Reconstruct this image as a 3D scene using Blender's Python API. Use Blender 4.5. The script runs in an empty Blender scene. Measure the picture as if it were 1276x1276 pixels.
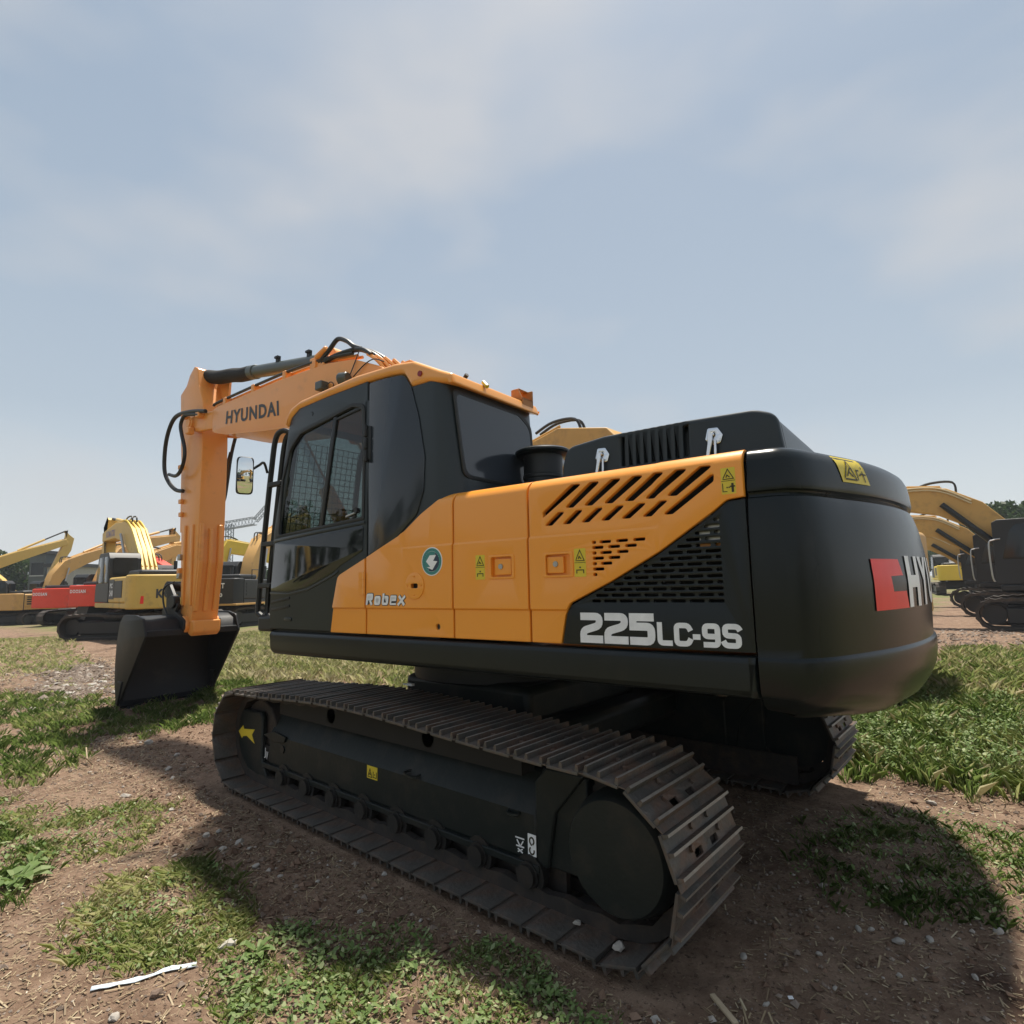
import bpy, bmesh, math, random
import numpy as np
from mathutils import Vector, Matrix, noise
PI = math.pi
R = math.radians
random.seed(7)
rng = np.random.default_rng(11)
sc = bpy.context.scene
col = sc.collection

# ------------------------------------------------------------------ camera
cd = bpy.data.cameras.new('camera')
cam = bpy.data.objects.new('camera', cd)
col.objects.link(cam)
cd.sensor_fit = 'HORIZONTAL'
cd.sensor_width = 36.0
cd.lens = 36.0 * 725.117 / 1276.0
cd.clip_start = 0.05
cd.clip_end = 3000
_yaw, _pit, _rol = R(130.788), R(7.0571), R(-1.3435)
_f = Vector((math.cos(_pit) * math.cos(_yaw), math.cos(_pit) * math.sin(_yaw), math.sin(_pit)))
_r = Vector((math.sin(_yaw), -math.cos(_yaw), 0))
_u = _r.cross(_f)
_r2 = _r * math.cos(_rol) + _u * math.sin(_rol)
_u2 = _r2.cross(_f)
CAM = Vector((3.1985, -3.5802, 1.5282))
cam.matrix_world = Matrix(((_r2.x, _u2.x, -_f.x, CAM.x), (_r2.y, _u2.y, -_f.y, CAM.y), (_r2.z, _u2.z, -_f.z, CAM.z), (0, 0, 0, 1)))
sc.camera = cam

# ------------------------------------------------------------------ world and sun
SUN_AZ, SUN_EL = R(115), R(72)          # direction towards the sun, math angle from +X
w = bpy.data.worlds.new('World')
sc.world = w
w.use_nodes = True
nt = w.node_tree
nt.nodes.clear()
out = nt.nodes.new('ShaderNodeOutputWorld')
bg = nt.nodes.new('ShaderNodeBackground')
sky = nt.nodes.new('ShaderNodeTexSky')
sky.sky_type = 'NISHITA'
sky.sun_disc = False
sky.sun_elevation = SUN_EL
sky.sun_rotation = R(90) - SUN_AZ
sky.altitude = 0
sky.air_density = 1.2
sky.dust_density = 4.0
sky.ozone_density = 1.0
bg.inputs['Strength'].default_value = 0.10
# thin high cloud: soft pale patches over the whole dome
tc = nt.nodes.new('ShaderNodeTexCoord')
mp = nt.nodes.new('ShaderNodeMapping')
mp.inputs['Scale'].default_value = (1.0, 1.0, 2.2)
mp.inputs['Location'].default_value = (0.35, 0.1, 0.2)
n1 = nt.nodes.new('ShaderNodeTexNoise')
n1.inputs['Scale'].default_value = 2.6
n1.inputs['Detail'].default_value = 3.5
n1.inputs['Roughness'].default_value = 0.45
rp = nt.nodes.new('ShaderNodeValToRGB')
rp.color_ramp.elements[0].position = 0.45
rp.color_ramp.elements[0].color = (0, 0, 0, 1)
rp.color_ramp.elements[1].position = 0.68
rp.color_ramp.elements[1].color = (1, 1, 1, 1)
mlt = nt.nodes.new('ShaderNodeMath'); mlt.operation = 'MULTIPLY_ADD'
mlt.inputs[1].default_value = 0.08
mlt.inputs[2].default_value = 0.84      # overall milkiness of the hazy sky
hz = nt.nodes.new('ShaderNodeMix'); hz.data_type = 'RGBA'
sx0 = nt.nodes.new('ShaderNodeSeparateXYZ')
nt.links.new(tc.outputs['Generated'], sx0.inputs[0])
hr = nt.nodes.new('ShaderNodeValToRGB')     # air whitens towards the horizon
hr.color_ramp.elements[0].position = 0.0
hr.color_ramp.elements[0].color = (0.600, 0.635, 0.645, 1)
hr.color_ramp.elements[1].position = 0.62
hr.color_ramp.elements[1].color = (0.258, 0.325, 0.405, 1)
e_ = hr.color_ramp.elements.new(0.26); e_.color = (0.352, 0.412, 0.470, 1)
nt.links.new(sx0.outputs['Z'], hr.inputs[0])
h10 = nt.nodes.new('ShaderNodeVectorMath'); h10.operation = 'SCALE'; h10.inputs['Scale'].default_value = 10.0
nt.links.new(hr.outputs[0], h10.inputs[0])
cl_ = nt.nodes.new('ShaderNodeMix'); cl_.data_type = 'RGBA'
cl_.inputs['B'].default_value = (4.6, 4.65, 4.75, 1)
clf = nt.nodes.new('ShaderNodeMath'); clf.operation = 'MULTIPLY'; clf.inputs[1].default_value = 0.75
nt.links.new(h10.outputs[0], cl_.inputs['A'])
nt.links.new(tc.outputs['Generated'], mp.inputs['Vector'])
nt.links.new(mp.outputs[0], n1.inputs['Vector'])
nt.links.new(n1.outputs['Fac'], rp.inputs[0])
nt.links.new(rp.outputs[0], mlt.inputs[0])
nt.links.new(rp.outputs[0], clf.inputs[0])
nt.links.new(clf.outputs[0], cl_.inputs['Factor'])
nt.links.new(cl_.outputs['Result'], hz.inputs['B'])
nt.links.new(mlt.outputs[0], hz.inputs['Factor'])
nt.links.new(sky.outputs[0], hz.inputs['A'])
nt.links.new(hz.outputs['Result'], bg.inputs['Color'])
nt.links.new(bg.outputs[0], out.inputs[0])

sl = bpy.data.lights.new('sun', 'SUN')
sl.energy = 5.0
sl.angle = R(3.0)
sl.color = (1.0, 0.93, 0.82)
so = bpy.data.objects.new('sun', sl)
col.objects.link(so)
sd = Vector((math.cos(SUN_EL) * math.cos(SUN_AZ), math.cos(SUN_EL) * math.sin(SUN_AZ), math.sin(SUN_EL)))
so.rotation_euler = sd.to_track_quat('Z', 'Y').to_euler()
so.location = sd * 50

vs = sc.view_settings
vs.view_transform = 'Standard'
vs.look = 'None'
vs.gamma = 1.0
vs.use_curve_mapping = False
vs.exposure = 0.45
sc.cycles.max_bounces = 8
sc.cycles.transparent_max_bounces = 12
sc.cycles.use_denoising = True

# ------------------------------------------------------------------ materials
def mat(name, c, rough=0.5, metal=0.0, coat=0.0, var=0.0, vscale=6.0, dirt=None, dscale=3.0, damt=0.5, bump=0.0, bscale=60.0, spec=0.5, rvar=0.0):
    m = bpy.data.materials.new(name)
    m.use_nodes = True
    t = m.node_tree
    b = t.nodes['Principled BSDF']
    b.inputs['Base Color'].default_value = (*c, 1)
    b.inputs['Roughness'].default_value = rough
    b.inputs['Metallic'].default_value = metal
    b.inputs['Specular IOR Level'].default_value = spec
    if coat:
        b.inputs['Coat Weight'].default_value = coat
        b.inputs['Coat Roughness'].default_value = 0.12
    g = t.nodes.new('ShaderNodeTexCoord')
    last = None
    if var:
        n = t.nodes.new('ShaderNodeTexNoise'); n.inputs['Scale'].default_value = vscale; n.inputs['Detail'].default_value = 6
        t.links.new(g.outputs['Object'], n.inputs['Vector'])
        mx = t.nodes.new('ShaderNodeMix'); mx.data_type = 'RGBA'
        mx.inputs['A'].default_value = (*[max(0, k * (1 - var)) for k in c], 1)
        mx.inputs['B'].default_value = (*[min(1, k * (1 + var)) for k in c], 1)
        t.links.new(n.outputs['Fac'], mx.inputs['Factor'])
        last = mx.outputs['Result']
    if dirt:
        n = t.nodes.new('ShaderNodeTexNoise'); n.inputs['Scale'].default_value = dscale; n.inputs['Detail'].default_value = 9; n.inputs['Roughness'].default_value = 0.65
        t.links.new(g.outputs['Object'], n.inputs['Vector'])
        r = t.nodes.new('ShaderNodeValToRGB')
        r.color_ramp.elements[0].position = 0.62 - 0.3 * damt
        r.color_ramp.elements[1].position = 0.80 - 0.15 * damt
        t.links.new(n.outputs['Fac'], r.inputs[0])
        mx = t.nodes.new('ShaderNodeMix'); mx.data_type = 'RGBA'
        if last: t.links.new(last, mx.inputs['A'])
        else: mx.inputs['A'].default_value = (*c, 1)
        mx.inputs['B'].default_value = (*dirt, 1)
        ml = t.nodes.new('ShaderNodeMath'); ml.operation = 'MULTIPLY'; ml.inputs[1].default_value = min(1, 0.35 + damt)
        t.links.new(r.outputs[0], ml.inputs[0])
        t.links.new(ml.outputs[0], mx.inputs['Factor'])
        last = mx.outputs['Result']
    if last: t.links.new(last, b.inputs['Base Color'])
    if rvar:
        n = t.nodes.new('ShaderNodeTexNoise'); n.inputs['Scale'].default_value = 2.5; n.inputs['Detail'].default_value = 8
        t.links.new(g.outputs['Object'], n.inputs['Vector'])
        ma = t.nodes.new('ShaderNodeMath'); ma.operation = 'MULTIPLY_ADD'; ma.inputs[1].default_value = rvar; ma.inputs[2].default_value = rough - rvar * 0.5
        t.links.new(n.outputs['Fac'], ma.inputs[0])
        t.links.new(ma.outputs[0], b.inputs['Roughness'])
    if bump:
        n = t.nodes.new('ShaderNodeTexNoise'); n.inputs['Scale'].default_value = bscale; n.inputs['Detail'].default_value = 5
        t.links.new(g.outputs['Object'], n.inputs['Vector'])
        bp = t.nodes.new('ShaderNodeBump'); bp.inputs['Strength'].default_value = bump; bp.inputs['Distance'].default_value = 0.01
        t.links.new(n.outputs['Fac'], bp.inputs['Height'])
        t.links.new(bp.outputs[0], b.inputs['Normal'])
    return m

def glassmat(name, tint, rough=0.02):
    m = bpy.data.materials.new(name)
    m.use_nodes = True
    t = m.node_tree
    t.nodes.clear()
    o = t.nodes.new('ShaderNodeOutputMaterial')
    tr = t.nodes.new('ShaderNodeBsdfTransparent'); tr.inputs[0].default_value = (*tint, 1)
    gl = t.nodes.new('ShaderNodeBsdfGlossy'); gl.inputs['Roughness'].default_value = rough
    lw = t.nodes.new('ShaderNodeFresnel'); lw.inputs['IOR'].default_value = 1.55
    mx = t.nodes.new('ShaderNodeMixShader')
    gb = t.nodes.new('ShaderNodeNewGeometry'); sb = t.nodes.new('ShaderNodeMath'); sb.operation = 'SUBTRACT'; sb.inputs[0].default_value = 1.0
    t.links.new(gb.outputs['Backfacing'], sb.inputs[1])
    ml = t.nodes.new('ShaderNodeMath'); ml.operation = 'MULTIPLY'; t.links.new(lw.outputs[0], ml.inputs[0]); t.links.new(sb.outputs[0], ml.inputs[1])
    t.links.new(ml.outputs[0], mx.inputs[0]); t.links.new(tr.outputs[0], mx.inputs[1]); t.links.new(gl.outputs[0], mx.inputs[2])
    t.links.new(mx.outputs[0], o.inputs[0])
    return m

ORANGE = (0.92, 0.345, 0.034)
M = {}
M['orange'] = mat('orange_paint', ORANGE, 0.38, coat=0.35, var=0.05, vscale=1.5, rvar=0.10, bump=0.10, bscale=7)
M['orange_boom'] = mat('orange_boom_paint', (0.86, 0.35, 0.075), 0.42, coat=0.25, var=0.08, vscale=2.0, dirt=(0.30, 0.15, 0.06), dscale=3.5, damt=0.12, rvar=0.12, bump=0.05, bscale=90)
M['orange_roof'] = mat('orange_roof_paint', (0.88, 0.37, 0.07), 0.36, coat=0.4, var=0.05, vscale=2, rvar=0.1)
M['slate'] = mat('dark_slate_paint', (0.0085, 0.0118, 0.0128), 0.32, coat=0.06, spec=0.30, dirt=(0.030, 0.028, 0.025), dscale=2.2, damt=0.10, var=0.15, vscale=2.5, rvar=0.14, bump=0.02, bscale=120)
M['slate_gloss'] = mat('glossy_counterweight_paint', (0.0080, 0.0110, 0.0115), 0.26, coat=0.03, spec=0.28, dirt=(0.026, 0.024, 0.021), dscale=2.0, damt=0.08, var=0.12, vscale=2.5, rvar=0.08, bump=0.06, bscale=8)
M['slate2'] = mat('cab_slate_paint', (0.0150, 0.0215, 0.0250), 0.34, coat=0.12, spec=0.4, var=0.12, vscale=2.5, rvar=0.12)
M['frame'] = mat('track_frame_paint', (0.0105, 0.0150, 0.0150), 0.5, spec=0.3, var=0.2, vscale=4, dirt=(0.045, 0.036, 0.030), dscale=4.0, damt=0.40, bump=0.15, bscale=40)
M['black'] = mat('black_metal', (0.010, 0.011, 0.012), 0.5, var=0.2, vscale=8)
M['inside'] = mat('unlit_engine_bay', (0.012, 0.011, 0.010), 0.8, var=0.3, vscale=9)  # near-black colour standing in for shade inside closed gaps
M['rubber'] = mat('black_rubber', (0.016, 0.017, 0.018), 0.55, bump=0.05, bscale=150)
M['hose'] = mat('black_hose', (0.017, 0.019, 0.021), 0.42, var=0.2, vscale=20)
M['shoe'] = mat('worn_track_steel', (0.098, 0.090, 0.080), 0.55, metal=0.3, var=0.5, vscale=7, dirt=(0.170, 0.095, 0.062), dscale=5, damt=0.65, bump=0.6, bscale=45)
M['worn_lit_edge'] = mat('rubbed_lit_grouser_steel', (0.26, 0.235, 0.205), 0.45, metal=0.35, var=0.45, vscale=14, dirt=(0.16, 0.10, 0.07), dscale=8, damt=0.35, bump=0.3, bscale=60)
M['shoe_in'] = mat('track_chain_steel', (0.028, 0.023, 0.020), 0.75, var=0.3, vscale=9, dirt=(0.07, 0.045, 0.032), dscale=9, damt=0.5, bump=0.3, bscale=50)
M['roller'] = mat('dark_roller_steel', (0.014, 0.013, 0.012), 0.6, var=0.4, vscale=12, dirt=(0.04, 0.028, 0.022), dscale=10, damt=0.4, bump=0.3, bscale=50)  # base tone set darker than the chain steel
M['glass_black'] = mat('dark_privacy_glass', (0.010, 0.012, 0.014), 0.06, spec=0.6)
M['glass_side'] = mat('dark_side_glass', (0.022, 0.027, 0.035), 0.14, spec=0.5)
M['glass_rear'] = mat('sky_grey_rear_glass', (0.042, 0.050, 0.062), 0.10, spec=0.6)  # grey put into the base for the sky reflected in it
M['glass'] = glassmat('tinted_glass', (0.53, 0.58, 0.57))
M['mirror'] = mat('mirror_glass', (0.85, 0.87, 0.88), 0.02, metal=1.0)
M['white'] = mat('white_decal', (0.88, 0.89, 0.90), 0.4, var=0.05, vscale=20)
M['silver'] = mat('silver_decal', (0.80, 0.82, 0.86), 0.38, metal=0.0, var=0.18, vscale=25)
M['letter_dark'] = mat('charcoal_decal', (0.052, 0.052, 0.055), 0.5)
M['red'] = mat('red_decal', (0.85, 0.025, 0.02), 0.35, var=0.08, vscale=9)
M['yellow'] = mat('yellow_decal', (0.72, 0.55, 0.04), 0.4, var=0.06, vscale=20)
M['print'] = mat('black_print', (0.03, 0.025, 0.01), 0.5)
M['teal'] = mat('teal_decal', (0.05, 0.24, 0.22), 0.35)
M['navy'] = mat('navy_decal', (0.03, 0.05, 0.09), 0.35)
M['chrome'] = mat('chrome', (0.75, 0.75, 0.76), 0.16, metal=1.0)
M['bracket'] = mat('shaded_orange_bracket', (.42, .17, .045), .6, var=.3, vscale=20)  # orange darkened so the lamp bracket reads as shaded
M['steel'] = mat('zinc_steel', (0.42, 0.42, 0.42), 0.35, metal=0.9, var=0.2, vscale=20)
M['barrel'] = mat('grey_green_cylinder_paint', (0.062, 0.075, 0.070), 0.42, coat=0.2, var=0.15, vscale=6)
M['sleeve'] = mat('black_fabric_sleeve', (0.014, 0.013, 0.013), 0.8, bump=0.6, bscale=35)
M['lamp_red'] = mat('red_reflector', (0.25, 0.01, 0.01), 0.2)
M['seat'] = mat('seat_fabric', (0.022, 0.022, 0.024), 0.9)
M['bucket'] = mat('bucket_black_paint', (0.014, 0.015, 0.017), 0.5, spec=0.35, var=0.2, vscale=4, dirt=(0.055, 0.045, 0.040), dscale=3, damt=0.25, rvar=0.15, bump=0.06, bscale=60)

# ------------------------------------------------------------------ mesh helpers
class MB:
    def __init__(s): s.v = []; s.f = []
    def add(s, vs_, fs):
        o = len(s.v)
        s.v += [tuple(p) for p in vs_]
        s.f += [tuple(i + o for i in f) for f in fs]
        return s
    def box(s, x0, x1, y0, y1, z0, z1, T=None):
        p = [Vector((x, y, z)) for z in (z0, z1) for y in (y0, y1) for x in (x0, x1)]
        if T: p = [T @ q for q in p]
        return s.add(p, [(0, 2, 3, 1), (4, 5, 7, 6), (0, 1, 5, 4), (2, 6, 7, 3), (0, 4, 6, 2), (1, 3, 7, 5)])
    def prism(s, poly, a0, a1, axis='y', T=None):
        # poly of (p,q): axis y -> (x,z), axis x -> (y,z), axis z -> (x,y)
        def P(p, q, a):
            v = (p, a, q) if axis == 'y' else (a, p, q) if axis == 'x' else (p, q, a)
            v = Vector(v)
            return T @ v if T else v
        n = len(poly)
        ar = sum(poly[i][0] * poly[(i + 1) % n][1] - poly[(i + 1) % n][0] * poly[i][1] for i in range(n))
        if (ar < 0) != (axis == 'y'): poly = poly[::-1]
        vs_ = [P(p, q, a0) for p, q in poly] + [P(p, q, a1) for p, q in poly]
        fs = [tuple(range(n))[::-1], tuple(range(n, 2 * n))] + [(i, (i + 1) % n, (i + 1) % n + n, i + n) for i in range(n)]
        return s.add(vs_, fs)
    def cyl(s, a, b, r, r2=None, n=14, cap=True):
        a, b = Vector(a), Vector(b); r2 = r if r2 is None else r2
        d = (b - a).normalized()
        e = d.cross(Vector((0, 0, 1)) if abs(d.z) < .9 else Vector((1, 0, 0))).normalized(); g = d.cross(e)
        vs_ = [a + (e * math.cos(2 * PI * i / n) + g * math.sin(2 * PI * i / n)) * r for i in range(n)]
        vs_ += [b + (e * math.cos(2 * PI * i / n) + g * math.sin(2 * PI * i / n)) * r2 for i in range(n)]
        fs = [(i, (i + 1) % n, (i + 1) % n + n, i + n) for i in range(n)]
        if cap: fs += [tuple(range(n))[::-1], tuple(range(n, 2 * n))]
        return s.add(vs_, fs)
    def tube(s, pts, r, n=8, smooth=True, sub=5):
        pts = [Vector(p) for p in pts]
        if smooth and len(pts) > 2:
            q = []
            for i in range(len(pts) - 1):
                p0, p1, p2, p3 = pts[max(i - 1, 0)], pts[i], pts[i + 1], pts[min(i + 2, len(pts) - 1)]
                for k in range(sub):
                    t = k / sub
                    q.append(0.5 * ((2 * p1) + (p2 - p0) * t + (2 * p0 - 5 * p1 + 4 * p2 - p3) * t * t + (3 * p1 - p0 - 3 * p2 + p3) * t ** 3))
            q.append(pts[-1]); pts = q
        d = (pts[1] - pts[0]).normalized()
        e = d.cross(Vector((0, 0, 1)) if abs(d.z) < .9 else Vector((1, 0, 0))).normalized()
        vs_ = []
        for i, p in enumerate(pts):
            d = (pts[min(i + 1, len(pts) - 1)] - pts[max(i - 1, 0)]).normalized()
            e = (e - d * e.dot(d)).normalized(); g = d.cross(e)
            vs_ += [p + (e * math.cos(2 * PI * k / n) + g * math.sin(2 * PI * k / n)) * r for k in range(n)]
        m = len(pts)
        fs = [(i * n + k, i * n + (k + 1) % n, (i + 1) * n + (k + 1) % n, (i + 1) * n + k) for i in range(m - 1) for k in range(n)]
        fs += [tuple(range(n))[::-1], tuple(range((m - 1) * n, m * n))]
        return s.add(vs_, fs)
    def lathe(s, prof, c=(0, 0, 0), n=24, axis='z'):
        vs_ = []
        for r, h in prof:
            for k in range(n):
                a = 2 * PI * k / n
                p = (r * math.cos(a), r * math.sin(a), h) if axis == 'z' else (r * math.cos(a), -h, r * math.sin(a))
                vs_.append(Vector(c) + Vector(p))
        m = len(prof)
        fs = [(i * n + k, i * n + (k + 1) % n, (i + 1) * n + (k + 1) % n, (i + 1) * n + k) for i in range(m - 1) for k in range(n)]
        fs += [tuple(range(n))[::-1], tuple(range((m - 1) * n, m * n))]
        return s.add(vs_, fs)
    def mesh(s, name):
        me = bpy.data.meshes.new(name)
        me.from_pydata(s.v, [], s.f)
        me.validate()
        return me

def finish(me, ang=32):
    bm = bmesh.new(); bm.from_mesh(me)
    bmesh.ops.recalc_face_normals(bm, faces=bm.faces)
    for f in bm.faces: f.smooth = True
    bm.to_mesh(me); bm.free()
    try: me.set_sharp_from_angle(angle=R(ang))
    except Exception: pass
    me.update()
    return me

ROT = {}
def link(name, me, m=None, parent=None, bevel=0.0, seg=2, sharp=32, fin=True, rz=None, kind=None):
    if isinstance(me, MB): me = me.mesh(name)
    if fin: finish(me, sharp)
    if m is not None:
        me.materials.clear(); me.materials.append(M[m] if isinstance(m, str) else m)
    o = bpy.data.objects.new(name, me)
    col.objects.link(o)
    if parent is not None: o.parent = parent
    if rz is not None: o.rotation_euler.z = rz
    if bevel:
        b = o.modifiers.new('bevel', 'BEVEL'); b.width = bevel; b.segments = seg; b.limit_method = 'ANGLE'; b.angle_limit = R(35)
        b.harden_normals = False
    if kind: o['kind'] = kind
    return o

def thing(name, loc, label, cat, group=None, rz=0.0):
    o = bpy.data.objects.new(name, None)
    o.empty_display_size = 0.3
    col.objects.link(o)
    o.location = loc; o.rotation_euler.z = rz
    tag(o, label, cat, group)
    return o
def tag(o, label, cat, group=None):
    o['label'] = label; o['category'] = cat
    if group: o['group'] = group
    return o

def rpoly(pts, r=0.0, n=4):
    """polygon with rounded corners; pts (x,y[,r])"""
    res = []
    k = len(pts)
    for i in range(k):
        p = Vector(pts[i][:2]); a = Vector(pts[i - 1][:2]); b = Vector(pts[(i + 1) % k][:2])
        rr = pts[i][2] if len(pts[i]) > 2 else r
        da, db = (a - p), (b - p)
        la, lb = da.length, db.length
        if rr <= 0 or la < 1e-6 or lb < 1e-6: res.append((p.x, p.y)); continue
        da /= la; db /= lb
        ang = da.angle(db)
        t = min(rr / max(math.tan(ang / 2), 1e-3), la * 0.48, lb * 0.48)
        q0, q1 = p + da * t, p + db * t
        for j in range(n + 1):
            s = j / n
            c = q0 * (1 - s) ** 2 + p * 2 * s * (1 - s) + q1 * s * s
            res.append((c.x, c.y))
    return res

def sideL(v): return lambda c, t: (c[0], v + t / 2 - c[2], c[1])
def rearX(x): return lambda c, t: (x - t / 2 + c[2], c[0], c[1])

def flat(outline, holes=(), thick=0.03, bev=0.0, mp_=None, res=1):
    cu = bpy.data.curves.new('c', 'CURVE')
    cu.dimensions = '2D'; cu.fill_mode = 'BOTH'
    cu.extrude = max(thick / 2 - bev, 0.0001); cu.bevel_depth = bev; cu.bevel_resolution = res; cu.offset = -bev
    for pl in [outline, *holes]:
        sp = cu.splines.new('POLY'); sp.points.add(len(pl) - 1)
        for p, q in zip(sp.points, pl): p.co = (q[0], q[1], 0, 1)
        sp.use_cyclic_u = True
    o = bpy.data.objects.new('c', cu)
    me = bpy.data.meshes.new_from_object(o)
    bpy.data.objects.remove(o); bpy.data.curves.remove(cu)
    bm = bmesh.new(); bm.from_mesh(me)
    bmesh.ops.remove_doubles(bm, verts=bm.verts, dist=1e-5)
    if mp_:
        for v in bm.verts: v.co = mp_(v.co, thick)
    bm.to_mesh(me); bm.free()
    return me

def text_mesh(body, size, mp_, bold=0.0, sx=1.0, shear=0.0, thick=0.003, space=1.18, sub=0.0):
    cu = bpy.data.curves.new('t', 'FONT')
    cu.body = body; cu.size = 1.0; cu.offset = bold; cu.shear = shear; cu.space_character = space
    cu.resolution_u = 3
    cu.extrude = 0
    o = bpy.data.objects.new('t', cu)
    me = bpy.data.meshes.new_from_object(o)
    bpy.data.objects.remove(o); bpy.data.curves.remove(cu)
    xs = [v.co.x for v in me.vertices]; ys = [v.co.y for v in me.vertices]
    x0, x1, y0, y1 = min(xs), max(xs), min(ys), max(ys)
    bm = bmesh.new(); bm.from_mesh(me)
    for v in bm.verts:
        v.co = ((v.co.x - x0) / (x1 - x0), (v.co.y - y0) / (y1 - y0), 0)
    if sub:
        k = int(1 / sub)
        for i in range(1, k):
            bmesh.ops.bisect_plane(bm, geom=bm.verts[:] + bm.edges[:] + bm.faces[:], plane_co=(i / k, 0, 0), plane_no=(1, 0, 0))
    for v in bm.verts: v.co = mp_(v.co.x, v.co.y)
    bm.to_mesh(me); bm.free()
    return me

def stroke(pl, wd):
    """mitred ribbon round an open centre line"""
    P_ = [Vector(p) for p in pl]; L_, R_ = [], []
    for i, p in enumerate(P_):
        d0 = (p - P_[i - 1]).normalized() if i else None
        d1 = (P_[i + 1] - p).normalized() if i < len(P_) - 1 else None
        if d0 is None: n = Vector((-d1.y, d1.x)); k = 1
        elif d1 is None: n = Vector((-d0.y, d0.x)); k = 1
        else:
            a, b = Vector((-d0.y, d0.x)), Vector((-d1.y, d1.x)); n = (a + b).normalized(); k = 1 / max(n.dot(a), .4)
        L_.append(tuple(p + n * k * wd / 2)); R_.append(tuple(p - n * k * wd / 2))
    return L_ + R_[::-1]
def fil(pl, r=0.12, n=4):
    """round the inner corners of an open polyline"""
    res = [pl[0]]
    for i in range(1, len(pl) - 1):
        p, a, b = Vector(pl[i][:2]), Vector(pl[i - 1][:2]), Vector(pl[i + 1][:2])
        rr = pl[i][2] if len(pl[i]) > 2 else r
        if rr <= 0: res.append((p.x, p.y)); continue
        p, a, b = p.to_2d(), a.to_2d(), b.to_2d()
        ta = min(rr, (a - p).length * .49); tb = min(rr, (b - p).length * .49)
        q0 = p + (a - p).normalized() * ta; q1 = p + (b - p).normalized() * tb
        for j in range(n + 1):
            s = j / n; c = q0 * (1 - s) ** 2 + p * 2 * s * (1 - s) + q1 * s * s
            res.append((c.x, c.y))
    return [q[:2] for q in res] + [pl[-1][:2]]

# ================================================================== THE EXCAVATOR
SW = R(4.068)                                         # the upper body is slewed a little
EX = thing('excavator', (0, 0, 0), 'big orange and black crawler excavator in the foreground with its bucket on the grass', 'excavator')
def up(name, me, m, parent=None, **k):
    """a piece of the slewed upper body: top-level part if parent is None"""
    if parent is None: return link(name, me, m, EX, rz=SW, **k)
    return link(name, me, m, parent, **k)

# ---------------- undercarriage
def track_path():
    top = [(-1.50, .730), (-1.2, .742), (-.9, .758), (-.6, .778), (-.3, .790), (0, .792), (.3, .786), (.6, .774), (.9, .760), (1.2, .748), (1.5, .738), (1.79, .735)]
    p = [(1.79 - 3.29 * i / 40, .04) for i in range(41)]
    p += [(-1.50 - .345 * math.sin(PI * i / 16), .385 - .345 * math.cos(PI * i / 16)) for i in range(1, 16)]
    p += top
    p += [(1.79 + .3475 * math.sin(PI * i / 16), .3875 + .3475 * math.cos(PI * i / 16)) for i in range(1, 16)]
    return [Vector(q) for q in p]
PATH = track_path()
SEG = [(PATH[(i + 1) % len(PATH)] - PATH[i]).length for i in range(len(PATH))]
TOT = sum(SEG)
def on_path(s):
    s %= TOT
    for i, l in enumerate(SEG):
        if s <= l:
            a, b = PATH[i], PATH[(i + 1) % len(PATH)]
            return a + (b - a) * (s / l)
        s -= l
    return PATH[0]
NSH = 46
PITCH = TOT / NSH
hl = PITCH / 2 - 0.0135
# shoe mesh: x along the track, y across, z outwards
hole = lambda cx, cy: rpoly([(cx - .014, cy - .034), (cx + .014, cy - .034), (cx + .014, cy + .034), (cx - .014, cy + .034)], .006, 2)
sh_me = flat([(-hl, -.30), (hl, -.30), (hl, .30), (-hl, .30)], [hole(.045, -.075), hole(.045, .075)], .014, 0.002, lambda c, t: (c[0], c[1], c[2]))
mb = MB().box(hl - .003, hl + .034, -.296, .296, .0020, .0066)
for gx, gh in ((-hl + .008, .034), (-.010, .031), (hl - .008, .035)):
    mb.prism([(gx - .010, .0068), (gx + .010, .0068), (gx + .0055, gh), (gx - .0055, gh)], -.295, .295, 'y')
for bx, by in ((-.048, -.075), (-.048, .075), (.018, -.13), (.018, .13)):
    mb.cyl((bx, by, .006), (bx, by, .020), .013, n=6)
gm = mb.mesh('g')
bm = bmesh.new(); bm.from_mesh(sh_me); bm.from_mesh(gm); bm.to_mesh(sh_me); bm.free()
finish(sh_me); sh_me.materials.clear(); sh_me.materials.append(M['shoe']); sh_me.materials.append(M['worn_lit_edge'])
for p in sh_me.polygons:
    if p.center.z > .029: p.material_index = 1          # rubbed grouser tips, their highlight also put into the colour
sh_me.name = 'track_shoe'

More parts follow.
